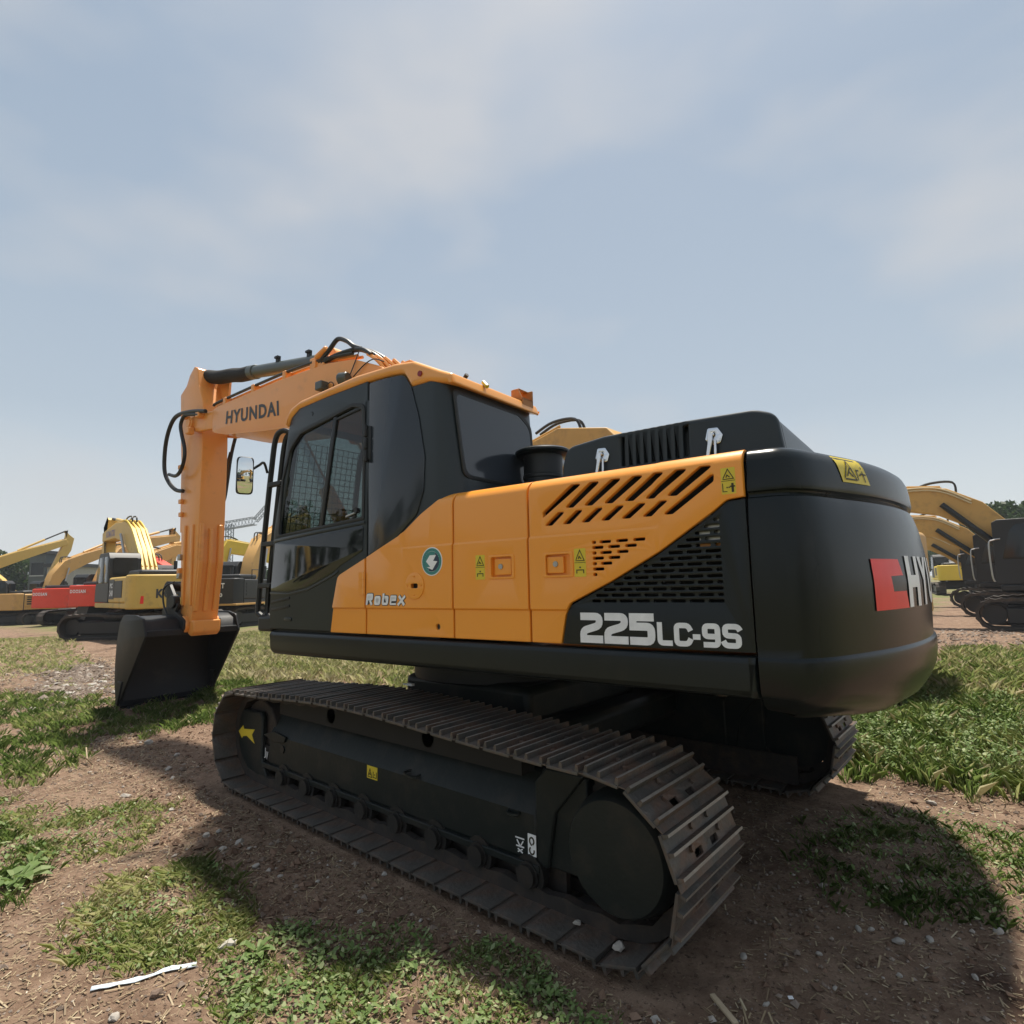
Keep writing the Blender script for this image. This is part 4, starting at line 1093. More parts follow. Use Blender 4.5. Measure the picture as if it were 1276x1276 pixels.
# bucket: shell section in (x,z) swept across, side plates, ears, cutting edge
BY0, BY1 = -.70, .43
shell = [(-5.00, 1.02), (-5.06, 1.16), (-5.22, 1.225), (-5.58, 1.225), (-5.70, 1.13), (-5.77, .92), (-5.79, .66), (-5.77, .40), (-5.72, .22), (-5.655, .10)]
tk = .03
inn = []
for i, p in enumerate(shell):
    a_, b_ = Vector(shell[max(i - 1, 0)]), Vector(shell[min(i + 1, len(shell) - 1)])
    d = (b_ - a_).normalized(); inn.append((p[0] + d.y * -tk * -1 * -1, p[1] + d.x * tk)) 
inn = [(p[0] - (Vector(shell[min(i + 1, 9)]) - Vector(shell[max(i - 1, 0)])).normalized().y * tk, p[1] + (Vector(shell[min(i + 1, 9)]) - Vector(shell[max(i - 1, 0)])).normalized().x * tk) for i, p in enumerate(shell)]
mb = MB()
m_ = len(shell)
vs_ = [(x, BY0, z) for x, z in shell] + [(x, BY1, z) for x, z in shell] + [(x, BY0, z) for x, z in inn] + [(x, BY1, z) for x, z in inn]
fs = []
for i in range(m_ - 1):
    fs += [(i, i + 1, m_ + i + 1, m_ + i), (2 * m_ + i, 3 * m_ + i, 3 * m_ + i + 1, 2 * m_ + i + 1), (i, 2 * m_ + i, 2 * m_ + i + 1, i + 1), (m_ + i, m_ + i + 1, 3 * m_ + i + 1, 3 * m_ + i)]
fs += [(0, m_, 3 * m_, 2 * m_), (m_ - 1, 3 * m_ - 1, 4 * m_ - 1, 2 * m_ - 1)]
mb.add(vs_, fs)
bk = up('bucket', mb, 'bucket', sharp=50)
sp_ = rpoly([(-4.945, 1.00, .03), (-5.04, 1.21, .05), (-5.24, 1.25, .08), (-5.62, 1.25, .10), (-5.735, 1.145, .12), (-5.80, .90, .15), (-5.815, .62, .15), (-5.79, .36, .12), (-5.74, .19, .06), (-5.665, .085, .02), (-5.615, .16, .02)], .02, 5)
for y0 in (BY0 - .028, BY1):
    up('side_plate', flat(sp_, (), .03, .006, lambda c, t: (c[0], y0 + .014 - c[2], c[1])), 'bucket', bk)
    mb = MB().prism([(-5.52, .42), (-5.63, .12), (-5.70, .10), (-5.66, .42)], y0 - .02, y0 + .05, 'y')
    up('side_cutter', mb, 'bucket', bk, bevel=.01)
mb = MB().box(-5.05, -4.97, BY0, BY1, .98, 1.06)
up('bucket_rim', mb, 'bucket', bk, bevel=.012)
mb = MB().prism([(-5.60, .085), (-5.58, .115), (-5.70, .19), (-5.72, .15)], BY0 - .02, BY1 + .02, 'y')
up('cutting_edge', mb, 'bucket', bk)
for i in range(5):
    y = BY0 + .10 + i * (BY1 - BY0 - .20) / 4
    mb = MB().prism([(-5.70, .17), (-5.50, .055), (-5.51, .035), (-5.71, .09)], y - .045, y + .045, 'y')
    up('bucket_tooth', mb, 'bucket', bk, bevel=.01)
for y in (AV0 - .075, AV1 + .02):
    mb = MB().prism(rpoly([(-5.58, 1.22), (-5.56, 1.32, .06), (-5.35, 1.34), (-5.12, 1.25), (-4.94, 1.17, .08), (-4.93, 1.04, .08), (-5.06, 1.0), (-5.2, 1.2)], .03, 4), y, y + .05, 'y')
    up('bucket_ear', mb, 'bucket', bk, bevel=.008)

# ================================================================== GROUND
def hgt(x, y):
    h = .05 * noise.noise(Vector((x * .35, y * .35, 1.3))) + .022 * noise.noise(Vector((x * 1.3, y * 1.3, 4.1))) + .015 * noise.noise(Vector((x * 4.1, y * 4.1, 7.7))) + .011 * noise.noise(Vector((x * 10, y * 10, 2.2))) + .006 * noise.noise(Vector((x * 23, y * 23, 5.2)))
    # flatten under the tracks, keep a little bank beside them
    for yc in (-1.195, 1.195):
        dx_ = max(0, abs(x) - 1.75); dy_ = max(0, abs(y - yc) - .33)
        k = math.exp(-(dx_ * dx_ + dy_ * dy_) / .03)
        h = h * (1 - k) + (-.002) * k
    h += .125 * math.exp(-(max(0, abs(x + 5.75) - .15) ** 2 + max(0, abs(y + .35) - .75) ** 2) / .35)
    d = math.hypot(x, y)
    if d > 14: h += min(.25, (d - 14) * .01) * noise.noise(Vector((x * .08, y * .08, 9)))
    if x < -20: h -= min(.32, (-20 - x) * .016)
    return h - .012
def axis_pts(lo, hi, step, far):
    a = list(np.arange(lo, hi + 1e-6, step))
    s = step; p = lo; left = []
    while p > -far: s *= 1.16; p -= s; left.append(p)
    s = step; p = hi; right = []
    while p < far: s *= 1.16; p += s; right.append(p)
    return left[::-1] + a + right
gxs = axis_pts(-4.6, 3.6, .028, 900); gys = axis_pts(-3.3, 2.4, .028, 900)
nx, ny = len(gxs), len(gys)
gv = [(x, y, hgt(x, y)) for y in gys for x in gxs]
gf = [(j * nx + i, j * nx + i + 1, (j + 1) * nx + i + 1, (j + 1) * nx + i) for j in range(ny - 1) for i in range(nx - 1)]
gme = bpy.data.meshes.new('ground'); gme.from_pydata(gv, [], gf)
gme.polygons.foreach_set('use_smooth', [True] * len(gf))
def ground_mat():
    m = bpy.data.materials.new('bare_soil'); m.use_nodes = True
    t = m.node_tree; b_ = t.nodes['Principled BSDF']; b_.inputs['Roughness'].default_value = .95; b_.inputs['Specular IOR Level'].default_value = .2
    g = t.nodes.new('ShaderNodeTexCoord')
    def nz(scale, det=8, ro=.6, stretch=None):
        n = t.nodes.new('ShaderNodeTexNoise'); n.inputs['Scale'].default_value = scale; n.inputs['Detail'].default_value = det; n.inputs['Roughness'].default_value = ro
        if stretch:
            q = t.nodes.new('ShaderNodeMapping'); q.inputs['Scale'].default_value = stretch; q.inputs['Rotation'].default_value = (0, 0, .7)
            t.links.new(g.outputs['Object'], q.inputs[0]); t.links.new(q.outputs[0], n.inputs['Vector'])
        else: t.links.new(g.outputs['Object'], n.inputs['Vector'])
        return n.outputs['Fac']
    def ramp(f, a_, c_, v0=0, v1=1):
        r = t.nodes.new('ShaderNodeValToRGB'); r.color_ramp.elements[0].position = a_; r.color_ramp.elements[1].position = c_
        r.color_ramp.elements[0].color = (v0,) * 3 + (1,); r.color_ramp.elements[1].color = (v1,) * 3 + (1,)
        t.links.new(f, r.inputs[0]); return r.outputs[0]
    def mix(f, A, B):
        x = t.nodes.new('ShaderNodeMix'); x.data_type = 'RGBA'
        for k, q in (('A', A), ('B', B)):
            if isinstance(q, tuple): x.inputs[k].default_value = (*q, 1)
            else: t.links.new(q, x.inputs[k])
        t.links.new(f, x.inputs['Factor']); return x.outputs['Result']
    c = mix(nz(1.1, 10), (.118, .072, .048), (.250, .165, .112))
    c = mix(ramp(nz(7, 8, .7), .42, .68), c, (.31, .215, .152))
    c = mix(ramp(nz(.9, 6, .65), .55, .66), c, (.085, .050, .034))
    c = mix(ramp(nz(45, 4, .7), .56, .66), c, (.070, .045, .032))
    c = mix(ramp(nz(30, 3, .5, (1, 6, 1)), .66, .72), c, (.42, .34, .22))
    c = mix(ramp(nz(26, 3, .5, (6, 1, 1)), .67, .73), c, (.38, .30, .20))
    # far turf: patchy green and straw beyond the working strip
    geo = t.nodes.new('ShaderNodeNewGeometry'); sx_ = t.nodes.new('ShaderNodeSeparateXYZ'); t.links.new(geo.outputs['Position'], sx_.inputs[0])
    mr_ = t.nodes.new('ShaderNodeMapRange'); mr_.inputs['From Min'].default_value = 2.0; mr_.inputs['From Max'].default_value = 4.0
    sk = t.nodes.new('ShaderNodeMath'); sk.operation = 'MULTIPLY_ADD'; sk.inputs[1].default_value = -1.4; sk.inputs[2].default_value = 3.0   # bare towards the right row
    t.links.new(sx_.outputs['X'], sk.inputs[0])
    mn_ = t.nodes.new('ShaderNodeMath'); mn_.operation = 'MINIMUM'; t.links.new(sk.outputs[0], mn_.inputs[0]); t.links.new(sx_.outputs['Y'], mn_.inputs[1])
    t.links.new(mn_.outputs[0], mr_.inputs['Value'])
    mr2 = t.nodes.new('ShaderNodeMapRange'); mr2.inputs['From Min'].default_value = -3.7; mr2.inputs['From Max'].default_value = -4.7
    t.links.new(sx_.outputs['Y'], mr2.inputs['Value'])
    ex = t.nodes.new('ShaderNodeMath'); ex.operation = 'MULTIPLY_ADD'; ex.inputs[1].default_value = -.6; t.links.new(sx_.outputs['Y'], ex.inputs[0]); t.links.new(sx_.outputs['X'], ex.inputs[2])
    mr3 = t.nodes.new('ShaderNodeMapRange'); mr3.inputs['From Min'].default_value = 4.2; mr3.inputs['From Max'].default_value = 5.4; t.links.new(ex.outputs[0], mr3.inputs['Value'])
    mx3 = t.nodes.new('ShaderNodeMath'); mx3.operation = 'MAXIMUM'; t.links.new(mr_.outputs[0], mx3.inputs[0]); t.links.new(mr3.outputs[0], mx3.inputs[1])
    mxx = t.nodes.new('ShaderNodeMath'); mxx.operation = 'MAXIMUM'; t.links.new(mx3.outputs[0], mxx.inputs[0]); t.links.new(mr2.outputs[0], mxx.inputs[1])
    pat = ramp(nz(.45, 6, .6), .36, .52)
    mu = t.nodes.new('ShaderNodeMath'); mu.operation = 'MULTIPLY'; t.links.new(pat, mu.inputs[0]); t.links.new(mxx.outputs[0], mu.inputs[1])
    mu2 = t.nodes.new('ShaderNodeMath'); mu2.operation = 'MULTIPLY'; mu2.inputs[1].default_value = .88; t.links.new(mu.outputs[0], mu2.inputs[0])
    gcol = mix(nz(9, 6), (.075, .110, .030), (.21, .20, .085))
    c = mix(mu2.outputs[0], c, gcol)
    t.links.new(c, b_.inputs['Base Color'])
    bp = t.nodes.new('ShaderNodeBump'); bp.inputs['Strength'].default_value = .85; bp.inputs['Distance'].default_value = .03
    ad = t.nodes.new('ShaderNodeMath'); ad.operation = 'ADD'
    t.links.new(nz(16, 10, .7), ad.inputs[0])
    m2 = t.nodes.new('ShaderNodeMath'); m2.operation = 'MULTIPLY'; m2.inputs[1].default_value = .5; t.links.new(nz(75, 6, .7), m2.inputs[0]); t.links.new(m2.outputs[0], ad.inputs[1])
    t.links.new(ad.outputs[0], bp.inputs['Height']); t.links.new(bp.outputs[0], b_.inputs['Normal'])
    return m
gme.materials.append(ground_mat())
go = bpy.data.objects.new('ground', gme); col.objects.link(go); go['kind'] = 'structure'

# ------------------------------------------------------------------ vegetation
def leafmat(name, stops, rough=.55, trans=.25):
    m = bpy.data.materials.new(name); m.use_nodes = True
    t = m.node_tree; b_ = t.nodes['Principled BSDF']; b_.inputs['Roughness'].default_value = rough; b_.inputs['Specular IOR Level'].default_value = .25
    at = t.nodes.new('ShaderNodeAttribute'); at.attribute_name = 'tint'
    r = t.nodes.new('ShaderNodeValToRGB')
    r.color_ramp.elements[0].position = stops[0][0]; r.color_ramp.elements[0].color = (*stops[0][1], 1)
    r.color_ramp.elements[1].position = stops[-1][0]; r.color_ramp.elements[1].color = (*stops[-1][1], 1)
    for p, c in stops[1:-1]:
        e = r.color_ramp.elements.new(p); e.color = (*c, 1)
    t.links.new(at.outputs['Fac'], r.inputs[0]); t.links.new(r.outputs[0], b_.inputs['Base Color'])
    tr = t.nodes.new('ShaderNodeBsdfTranslucent'); t.links.new(r.outputs[0], tr.inputs[0])
    mx = t.nodes.new('ShaderNodeMixShader'); mx.inputs[0].default_value = trans
    o = t.nodes['Material Output']
    t.links.new(b_.outputs[0], mx.inputs[1]); t.links.new(tr.outputs[0], mx.inputs[2]); t.links.new(mx.outputs[0], o.inputs[0])
    return m
M['grass'] = leafmat('green_grass', [(0, (.080, .140, .034)), (.35, (.195, .285, .075)), (.60, (.34, .39, .145)), (.85, (.52, .50, .26)), (1, (.62, .57, .38))], trans=.45)
M['weed'] = leafmat('weed_leaf', [(0, (.085, .145, .040)), (.55, (.185, .275, .085)), (1, (.40, .45, .24))], trans=.42)
M['leaf'] = leafmat('tree_leaf', [(0, (.022, .045, .014)), (.5, (.045, .085, .024)), (1, (.09, .135, .045))])
M['bark'] = mat('bark', (.09, .07, .05), .9)
M['straw'] = leafmat('straw_litter', [(0, (.16, .11, .07)), (.5, (.36, .28, .17)), (.85, (.52, .44, .30)), (1, (.70, .66, .58))], trans=.1)
M['pebble'] = leafmat('pebble', [(0, (.14, .10, .075)), (.6, (.27, .22, .18)), (1, (.46, .42, .37))], rough=.9, trans=0.0)
M['stone'] = mat('pale_stone', (.36, .33, .29), .9, var=.3, vscale=14, dirt=(.17, .12, .09), dscale=9, damt=.3, bump=.5, bscale=30)

def quads_mesh(name, V4, tint, m, kind='stuff'):
    """V4: (n,k,3) polygons"""
    n_, k_, _ = V4.shape
    me = bpy.data.meshes.new(name)
    me.vertices.add(n_ * k_); me.vertices.foreach_set('co', V4.reshape(-1).astype(np.float32))
    me.loops.add(n_ * k_); me.loops.foreach_set('vertex_index', np.arange(n_ * k_, dtype=np.int32))
    me.polygons.add(n_); me.polygons.foreach_set('loop_start', np.arange(n_, dtype=np.int32) * k_)
    me.update(calc_edges=True)
    at = me.attributes.new('tint', 'FLOAT', 'POINT'); at.data.foreach_set('value', np.repeat(tint, k_).astype(np.float32))
    me.materials.append(M[m])
    o = bpy.data.objects.new(name, me); col.objects.link(o)
    if kind: o['kind'] = kind
    return o
def inside(px, py, poly):
    r_ = np.zeros(len(px), bool)
    n_ = len(poly)
    for i in range(n_):
        x0, y0 = poly[i]; x1, y1 = poly[(i + 1) % n_]
        c_ = ((y0 > py) != (y1 > py)) & (px < (x1 - x0) * (py - y0) / (y1 - y0 + 1e-12) + x0)
        r_ ^= c_
    return r_
def blades(px, py, h, wd, lean, tint, nb):
    """nb blades in each tuft; each blade a bent 5-gon"""
    n_ = len(px) * nb
    bx = np.repeat(px, nb) + rng.normal(0, .018, n_); by = np.repeat(py, nb) + rng.normal(0, .018, n_)
    bz = np.repeat(np.array([hgt(x, y) for x, y in zip(px, py)]), nb) - .012
    hh = np.repeat(h, nb) * rng.uniform(.45, 1.15, n_)
    a_ = rng.uniform(0, 2 * PI, n_); l_ = hh * rng.uniform(.10, lean, n_)
    dx_, dy_ = np.cos(a_), np.sin(a_); ox, oy = -dy_, dx_
    w_ = wd * rng.uniform(.6, 1.3, n_)
    P_ = np.zeros((n_, 5, 3))
    for k_, (fl, fz, fw) in enumerate(((0, 0, -.5), (0, 0, .5), (.35, .62, .42), (1.0, 1.0, 0), (.35, .62, -.42))):
        P_[:, k_, 0] = bx + dx_ * l_ * fl + ox * w_ * fw
        P_[:, k_, 1] = by + dy_ * l_ * fl + oy * w_ * fw
        P_[:, k_, 2] = bz + hh * fz * (1 - .25 * (fl > .5) * rng.uniform(0, 1, n_))
    tt = np.clip(np.repeat(tint, nb) + rng.normal(0, .13, n_), 0, 1)
    return P_, tt
PATCH = [  # outline, tufts per m2, height, width, lean, tint, blades
    ([(-9.2, -1.7), (-7.3, -.95), (-5.2, -1.35), (-3.5, -1.98), (-3.05, -2.6), (-5, -2.6), (-9.2, -2.2)], 420, .095, .0042, .9, .38, 8),
    ([(-3.1, -2.65), (-2.2, -2.4), (-1.9, -1.9), (-1.45, -1.88), (-.95, -2.3), (-1.3, -2.75), (-2.4, -2.85)], 620, .055, .0024, 1.2, .55, 8),
    ([(-2.3, -2.75), (-1.42, -2.62), (-.95, -2.72), (-.75, -2.95), (-1.8, -3.2), (-2.6, -3.0)], 1100, .065, .0026, 1.0, .34, 8),
    ([(-.66, -2.42), (-.40, -2.10), (.13, -2.08), (.50, -2.34), (.36, -2.66), (-.09, -2.80), (-.45, -2.66)], 2000, .060, .0019, 1.4, .58, 8),
    ([(.40, -2.42), (.58, -2.02), (1.0, -1.74), (1.24, -1.90), (1.22, -2.12), (1.40, -2.19), (1.25, -2.6), (.9, -2.55)], 1700, .040, .0020, 1.1, .42, 8),
    ([(1.16, -1.82), (1.32, -1.55), (1.58, -1.58), (1.80, -1.66), (2.02, -1.72), (2.0, -1.95), (1.62, -2.2), (1.3, -2.0)], 1800, .036, .0018, 1.1, .48, 8),
    ([(1.95, 2.0), (2.5, 1.72), (3.4, 1.75), (4.2, 3.0), (4.0, 5.5), (1.75, 5.5), (1.5, 3.6)], 620, .18, .0034, .9, .44, 9),
    ([(1.6, 5.5), (4.5, 5.5), (5.5, 11), (2.2, 11.5)], 130, .20, .008, .9, .62, 8),
    ([(2.05, .62), (2.6, 1.1), (3.4, 1.15), (3.7, .2), (2.9, -.25), (2.25, -.35)], 520, .060, .0026, 1.2, .32, 8),
    ([(-5.6, -1.75), (-5.3, -1.0), (-6.2, -.9), (-6.3, .5), (-5.6, .9), (-4.9, .9), (-4.1, -.45), (-4.1, -1.4)], 520, .095, .0042, .9, .36, 8),
    ([(-18, 6.5), (-4.9, 3.6), (-3.2, 3.0), (-2.6, 2.0), (-4.5, .75), (-7.2, .55), (-15, 3.5)], 150, .16, .0075, .8, .80, 8),
    ([(-28.0, .5), (-24, 2.2), (-19, 1.3), (-11.8, .0), (-11.0, -.6), (-12.5, -1.45)], 70, .10, .009, 1.0, .74, 7),
    ([(-11, -.6), (-12.5, -1.45), (-8.6, -1.7), (-6.6, -.85), (-6.9, .3)], 22, .08, .006, 1.0, .80, 6),
    ([(-18, 12), (-17, 6.4), (-5, 3.6), (-2, 6.5), (-2, 12)], 24, .26, .012, .8, .82, 8),
]
GP, GT = [], []
for poly, dens, h_, wd, lean, tint, nb in PATCH:
    xs_p = [p[0] for p in poly]; ys_p = [p[1] for p in poly]
    A_ = (max(xs_p) - min(xs_p)) * (max(ys_p) - min(ys_p))
    n_ = int(A_ * dens)
    mg_ = min(.3, .07 * math.sqrt(A_)); n_ = int(n_ * 1.25)
    px = rng.uniform(min(xs_p) - mg_, max(xs_p) + mg_, n_); py = rng.uniform(min(ys_p) - mg_, max(ys_p) + mg_, n_)
    big = min(.35, .08 * math.sqrt(A_))
    jx = np.array([noise.noise(Vector((x * 2.2, y * 2.2, 3))) for x, y in zip(px, py)]) * big
    jy = np.array([noise.noise(Vector((x * 2.2, y * 2.2, 13))) for x, y in zip(px, py)]) * big
    cl = np.array([noise.noise(Vector((x * 4.0, y * 4.0, 23))) for x, y in zip(px, py)])
    sp3 = big * .45 * rng.normal(0, 1, (2, n_))
    keep = inside(px + jx + sp3[0], py + jy + sp3[1], poly) & (rng.uniform(-.55, .60, n_) < cl * 1.7 + .02)
    under = (np.abs(px) < 2.25) & (np.abs(np.abs(py) - 1.195) < .36)
    keep &= ~under
    px, py, cl = px[keep], py[keep], cl[keep]
    P_, tt = blades(px, py, h_ * (1 + .5 * cl), wd, lean, np.clip(tint + .35 * np.array([noise.noise(Vector((x * 1.1, y * 1.1, 43))) for x, y in zip(px, py)]), 0, 1), nb)
    dead = rng.uniform(0, 1, len(tt)) < .07
    tt = np.where(dead, .97, tt)
    GP.append(P_); GT.append(tt)
quads_mesh('grass', np.concatenate(GP), np.concatenate(GT), 'grass')
# low broad-leaved ground cover among the grass: small rounded leaves
LP, LT = [], []
for poly, dens, sz, zt in ((PATCH[4][0], 5200, .011, .035), (PATCH[5][0], 6200, .010, .034), (PATCH[3][0], 2200, .010, .04), (PATCH[6][0], 1500, .016, .15), (PATCH[8][0], 1500, .010, .05), (PATCH[1][0], 700, .012, .04), (PATCH[2][0], 1200, .014, .05)):
    xs_p = [p[0] for p in poly]; ys_p = [p[1] for p in poly]
    n_ = int((max(xs_p) - min(xs_p)) * (max(ys_p) - min(ys_p)) * dens)
    px = rng.uniform(min(xs_p), max(xs_p), n_); py = rng.uniform(min(ys_p), max(ys_p), n_)
    cl = np.array([noise.noise(Vector((x * 5.0, y * 5.0, 63))) for x, y in zip(px, py)])
    jx = np.array([noise.noise(Vector((x * 3, y * 3, 3))) for x, y in zip(px, py)]) * .12
    keep = inside(px + jx, py + jx, poly) & (rng.uniform(-.5, .6, n_) < cl + .1) & ~((np.abs(px) < 2.25) & (np.abs(np.abs(py) - 1.195) < .34))
    px, py, cl = px[keep], py[keep], cl[keep]; n_ = len(px)
    pz = np.array([hgt(x, y) for x, y in zip(px, py)]) + zt * rng.uniform(.1, 1.0, n_) * (1 + .6 * cl)
    a_ = rng.uniform(0, 2 * PI, n_); s = sz * rng.uniform(.6, 1.4, n_); ti = rng.uniform(-.6, .9, n_)
    d1 = np.stack([np.cos(a_), np.sin(a_), ti], 1); d2 = np.stack([-np.sin(a_), np.cos(a_), rng.uniform(-.4, .4, n_)], 1)
    c_ = np.stack([px, py, pz], 1)
    Q = np.zeros((n_, 5, 3))
    for k_, (u_, v_) in enumerate(((-1, 0), (-.2, .62), (.7, .45), (1.1, 0), (.3, -.62))): Q[:, k_] = c_ + d1 * (s * u_)[:, None] + d2 * (s * v_)[:, None]
    LP.append(Q); LT.append(np.clip(rng.normal(.56, .25, n_), 0, 1))
quads_mesh('ground_cover', np.concatenate(LP), np.concatenate(LT), 'weed')
# straw litter and woodchips
n_ = 44000
px = np.concatenate([rng.uniform(-4.5, 3.6, n_ // 2), rng.uniform(-20, -3, n_ // 4), rng.uniform(.5, 3.5, n_ - n_ // 2 - n_ // 4)])
py = np.concatenate([rng.uniform(-3.2, -1.3, n_ // 2), rng.uniform(-2.6, 1.0, n_ // 4), rng.uniform(-1.8, 2.6, n_ - n_ // 2 - n_ // 4)])
keep = ~((np.abs(px) < 2.2) & (np.abs(np.abs(py) - 1.195) < .36)); px, py = px[keep], py[keep]; n_ = len(px)
pz = np.array([hgt(x, y) for x, y in zip(px, py)]) + .003 + rng.uniform(0, .006, n_)
a_ = rng.uniform(0, 2 * PI, n_)
far = np.clip((-px - 3) / 4, 0, 2.2)
ln = rng.gamma(2.0, .0052, n_) * (1 + far); wd_ = rng.uniform(.0012, .0035, n_) * (1 + 1.3 * far)
d1 = np.stack([np.cos(a_), np.sin(a_), rng.uniform(-.35, .35, n_)], 1) * ln[:, None]; d2 = np.stack([-np.sin(a_), np.cos(a_), rng.uniform(-.2, .2, n_)], 1) * wd_[:, None]
c_ = np.stack([px, py, pz], 1)
quads_mesh('straw_litter', np.stack([c_ - d1 - d2, c_ + d1 - d2, c_ + d1 + d2, c_ - d1 + d2], 1), np.clip(rng.beta(1.6, 3.2, n_), 0, 1), 'straw')
# loose clods and pebbles: squashed octahedra
n_ = 20500
rt_ = rng.normal(0, 1, (2, 4500))
px = np.concatenate([rng.uniform(-4.5, 3.6, 6500), rng.uniform(-12, -4, 1500), rng.uniform(1.5, 3.4, 3000), -9.3 + 1.7 * rt_[0] - .2 * rt_[1], rng.uniform(-1, 7, 5000)]); py = np.concatenate([rng.uniform(-3.1, -1.3, 6500), rng.uniform(-2.4, .6, 1500), rng.uniform(-1.6, 2.2, 3000), -.70 - .36 * rt_[0] + .34 * rt_[1], rng.uniform(8.5, 17, 5000)])
keep = ~((np.abs(px) < 2.2) & (np.abs(np.abs(py) - 1.195) < .35)); px, py = px[keep], py[keep]; n_ = len(px)
pz = np.array([hgt(x, y) for x, y in zip(px, py)])
s = rng.gamma(1.7, .0027, n_) + .0018; s *= 1 + np.clip((-px - 3) / 3, 0, 2.5) + np.clip((py - 5) / 2.5, 0, 2.6)
ax = np.array([[1, 0, 0], [0, 1, 0], [-1, 0, 0], [0, -1, 0], [0, 0, .7], [0, 0, -.7]])
F8 = np.array([[0, 1, 4], [1, 2, 4], [2, 3, 4], [3, 0, 4], [1, 0, 5], [2, 1, 5], [3, 2, 5], [0, 3, 5]])
vv = ax[None] * rng.uniform(.55, 1.35, (n_, 6, 1)) * s[:, None, None]
ca, sa = np.cos(a_[:n_] if len(a_) >= n_ else rng.uniform(0, 6.28, n_)), None
an = rng.uniform(0, 6.28, n_); ca, sa = np.cos(an)[:, None], np.sin(an)[:, None]
vx = vv[:, :, 0] * ca - vv[:, :, 1] * sa; vy = vv[:, :, 0] * sa + vv[:, :, 1] * ca
vv = np.stack([vx + px[:, None], vy + py[:, None], vv[:, :, 2] + pz[:, None] + (s * .3)[:, None]], 2)
nc_ = 5200
cx2 = np.concatenate([rng.uniform(-6.2, -1.6, 2200), rng.uniform(-2.2, 2.4, 2200), rng.uniform(2.1, 3.4, 800)]); cy2 = np.concatenate([rng.uniform(-1.9, -.4, 2200), rng.uniform(-2.15, -1.53, 2200), rng.uniform(-1.4, 2.0, 800)])
k2 = ~((np.abs(cx2) < 2.25) & (np.abs(np.abs(cy2) - 1.195) < .345)); cx2, cy2 = cx2[k2], cy2[k2]; nc_ = len(cx2)
s2_ = rng.gamma(1.5, .0042, nc_) + .003
cz2 = np.array([hgt(x, y) for x, y in zip(cx2, cy2)])
v2_ = ax[None] * rng.uniform(.6, 1.3, (nc_, 6, 1)) * s2_[:, None, None] + rng.normal(0, .18, (nc_, 6, 3)) * s2_[:, None, None]
v2_ = v2_ + np.stack([cx2, cy2, cz2 + s2_ * .25], 1)[:, None]
clod_tri = v2_[:, F8].reshape(-1, 3, 3)
M['clod'] = leafmat('soil_clod', [(0, (.085, .050, .034)), (.6, (.16, .100, .068)), (1, (.25, .165, .115))], rough=.95, trans=0.0)
quads_mesh('soil_clods', clod_tri, np.repeat(np.clip(rng.beta(2, 2.4, nc_), 0, 1), 8), 'clod')
tri = vv[:, F8].reshape(-1, 3, 3)
quads_mesh('pebbles', tri, np.repeat(np.clip(rng.beta(1.5, 2.6, n_), 0, 1), 8), 'pebble')

def rock(name, x, y, s, lab, m='stone', flatk=.6, cat='stone', grp='loose stones on the soil'):
    bm = bmesh.new(); bmesh.ops.create_icosphere(bm, subdivisions=2, radius=1)
    o_ = Vector((random.uniform(0, 99), random.uniform(0, 99), 0))
    sx_, sy_ = random.uniform(.75, 1.3), random.uniform(.6, 1.0)
    for v in bm.verts:
        k_ = 1 + .45 * noise.noise(v.co * 1.2 + o_) + .15 * noise.noise(v.co * 3.1 + o_)
        v.co = Vector((v.co.x * sx_ * k_, v.co.y * sy_ * k_, v.co.z * flatk * k_)) * s
    me = bpy.data.meshes.new(name); bm.to_mesh(me); bm.free()
    o = link(name, me, m, sharp=25)
    o.location = (x, y, hgt(x, y) + s * flatk * .45); o.rotation_euler = (random.uniform(-.3, .3), random.uniform(-.3, .3), random.uniform(0, 6))
    return tag(o, lab, cat, grp)

# ------------------------------------------------------------------ stones and litter one can pick out
same = 'small pale stone lying loose on the bare brown soil'
for x, y, s in ((-3.77, -1.34, .05), (-2.91, -1.37, .03), (-.85, -1.92, .026), (-.86, -1.84, .022), (-.54, -1.95, .026), (-.55, -1.85, .030), (-.13, -1.95, .022), (-.14, -2.0, .016), (-2.17, -1.99, .032), (-1.18, -2.43, .020), (.57, -2.80, .018), (.65, -1.81, .018), (.45, -1.52, .016), (.94, -1.68, .013), (2.08, -1.58, .020), (1.72, -1.32, .016), (2.52, -.56, .018), (2.56, -.52, .014), (2.98, -.22, .022), (2.76, -.44, .018), (2.66, -.53, .020), (2.43, -.84, .014), (2.92, -.62, .016), (2.53, -1.03, .012), (-.40, -1.86, .014), (-2.6, -1.55, .03), (-2.3, -1.62, .022), (-4.2, -1.2, .04), (-1.5, -1.9, .02), (.05, -1.9, .015), (.25, -1.8, .013), (2.35, -1.25, .012), (2.7, -.8, .014), (2.2, -1.05, .015), (2.85, .1, .02), (2.6, 1.35, .025)):
    rock('stone', x, y, s, same)
rock('stone', .57, -2.66, .026, 'brown flat stone just below the white strip of paper', m=mat('brown_stone', (.17, .12, .09), .9, var=.3, vscale=14, bump=.5, bscale=30), grp='loose stones on the soil')
rock('stone', .47, -2.36, .038, 'largest white stone, half hidden at the left edge of the green clover patch', m=mat('white_stone', (.38, .36, .31), .9, var=.25, vscale=14, bump=.4, bscale=40))
k_ = rock('stone', 1.70, -1.42, .020, 'white stone on the edge of the lowest track shoe, under the drive wheel')
k_ = rock('stone', 1.60, -1.36, .016, 'white stone resting on a track shoe left of the drive wheel'); k_.location.z = .065
k_ = rock('stone', 1.83, -1.40, .022, 'pale stone on the last track shoe at the foot of the drive wheel'); k_.location.z = .07
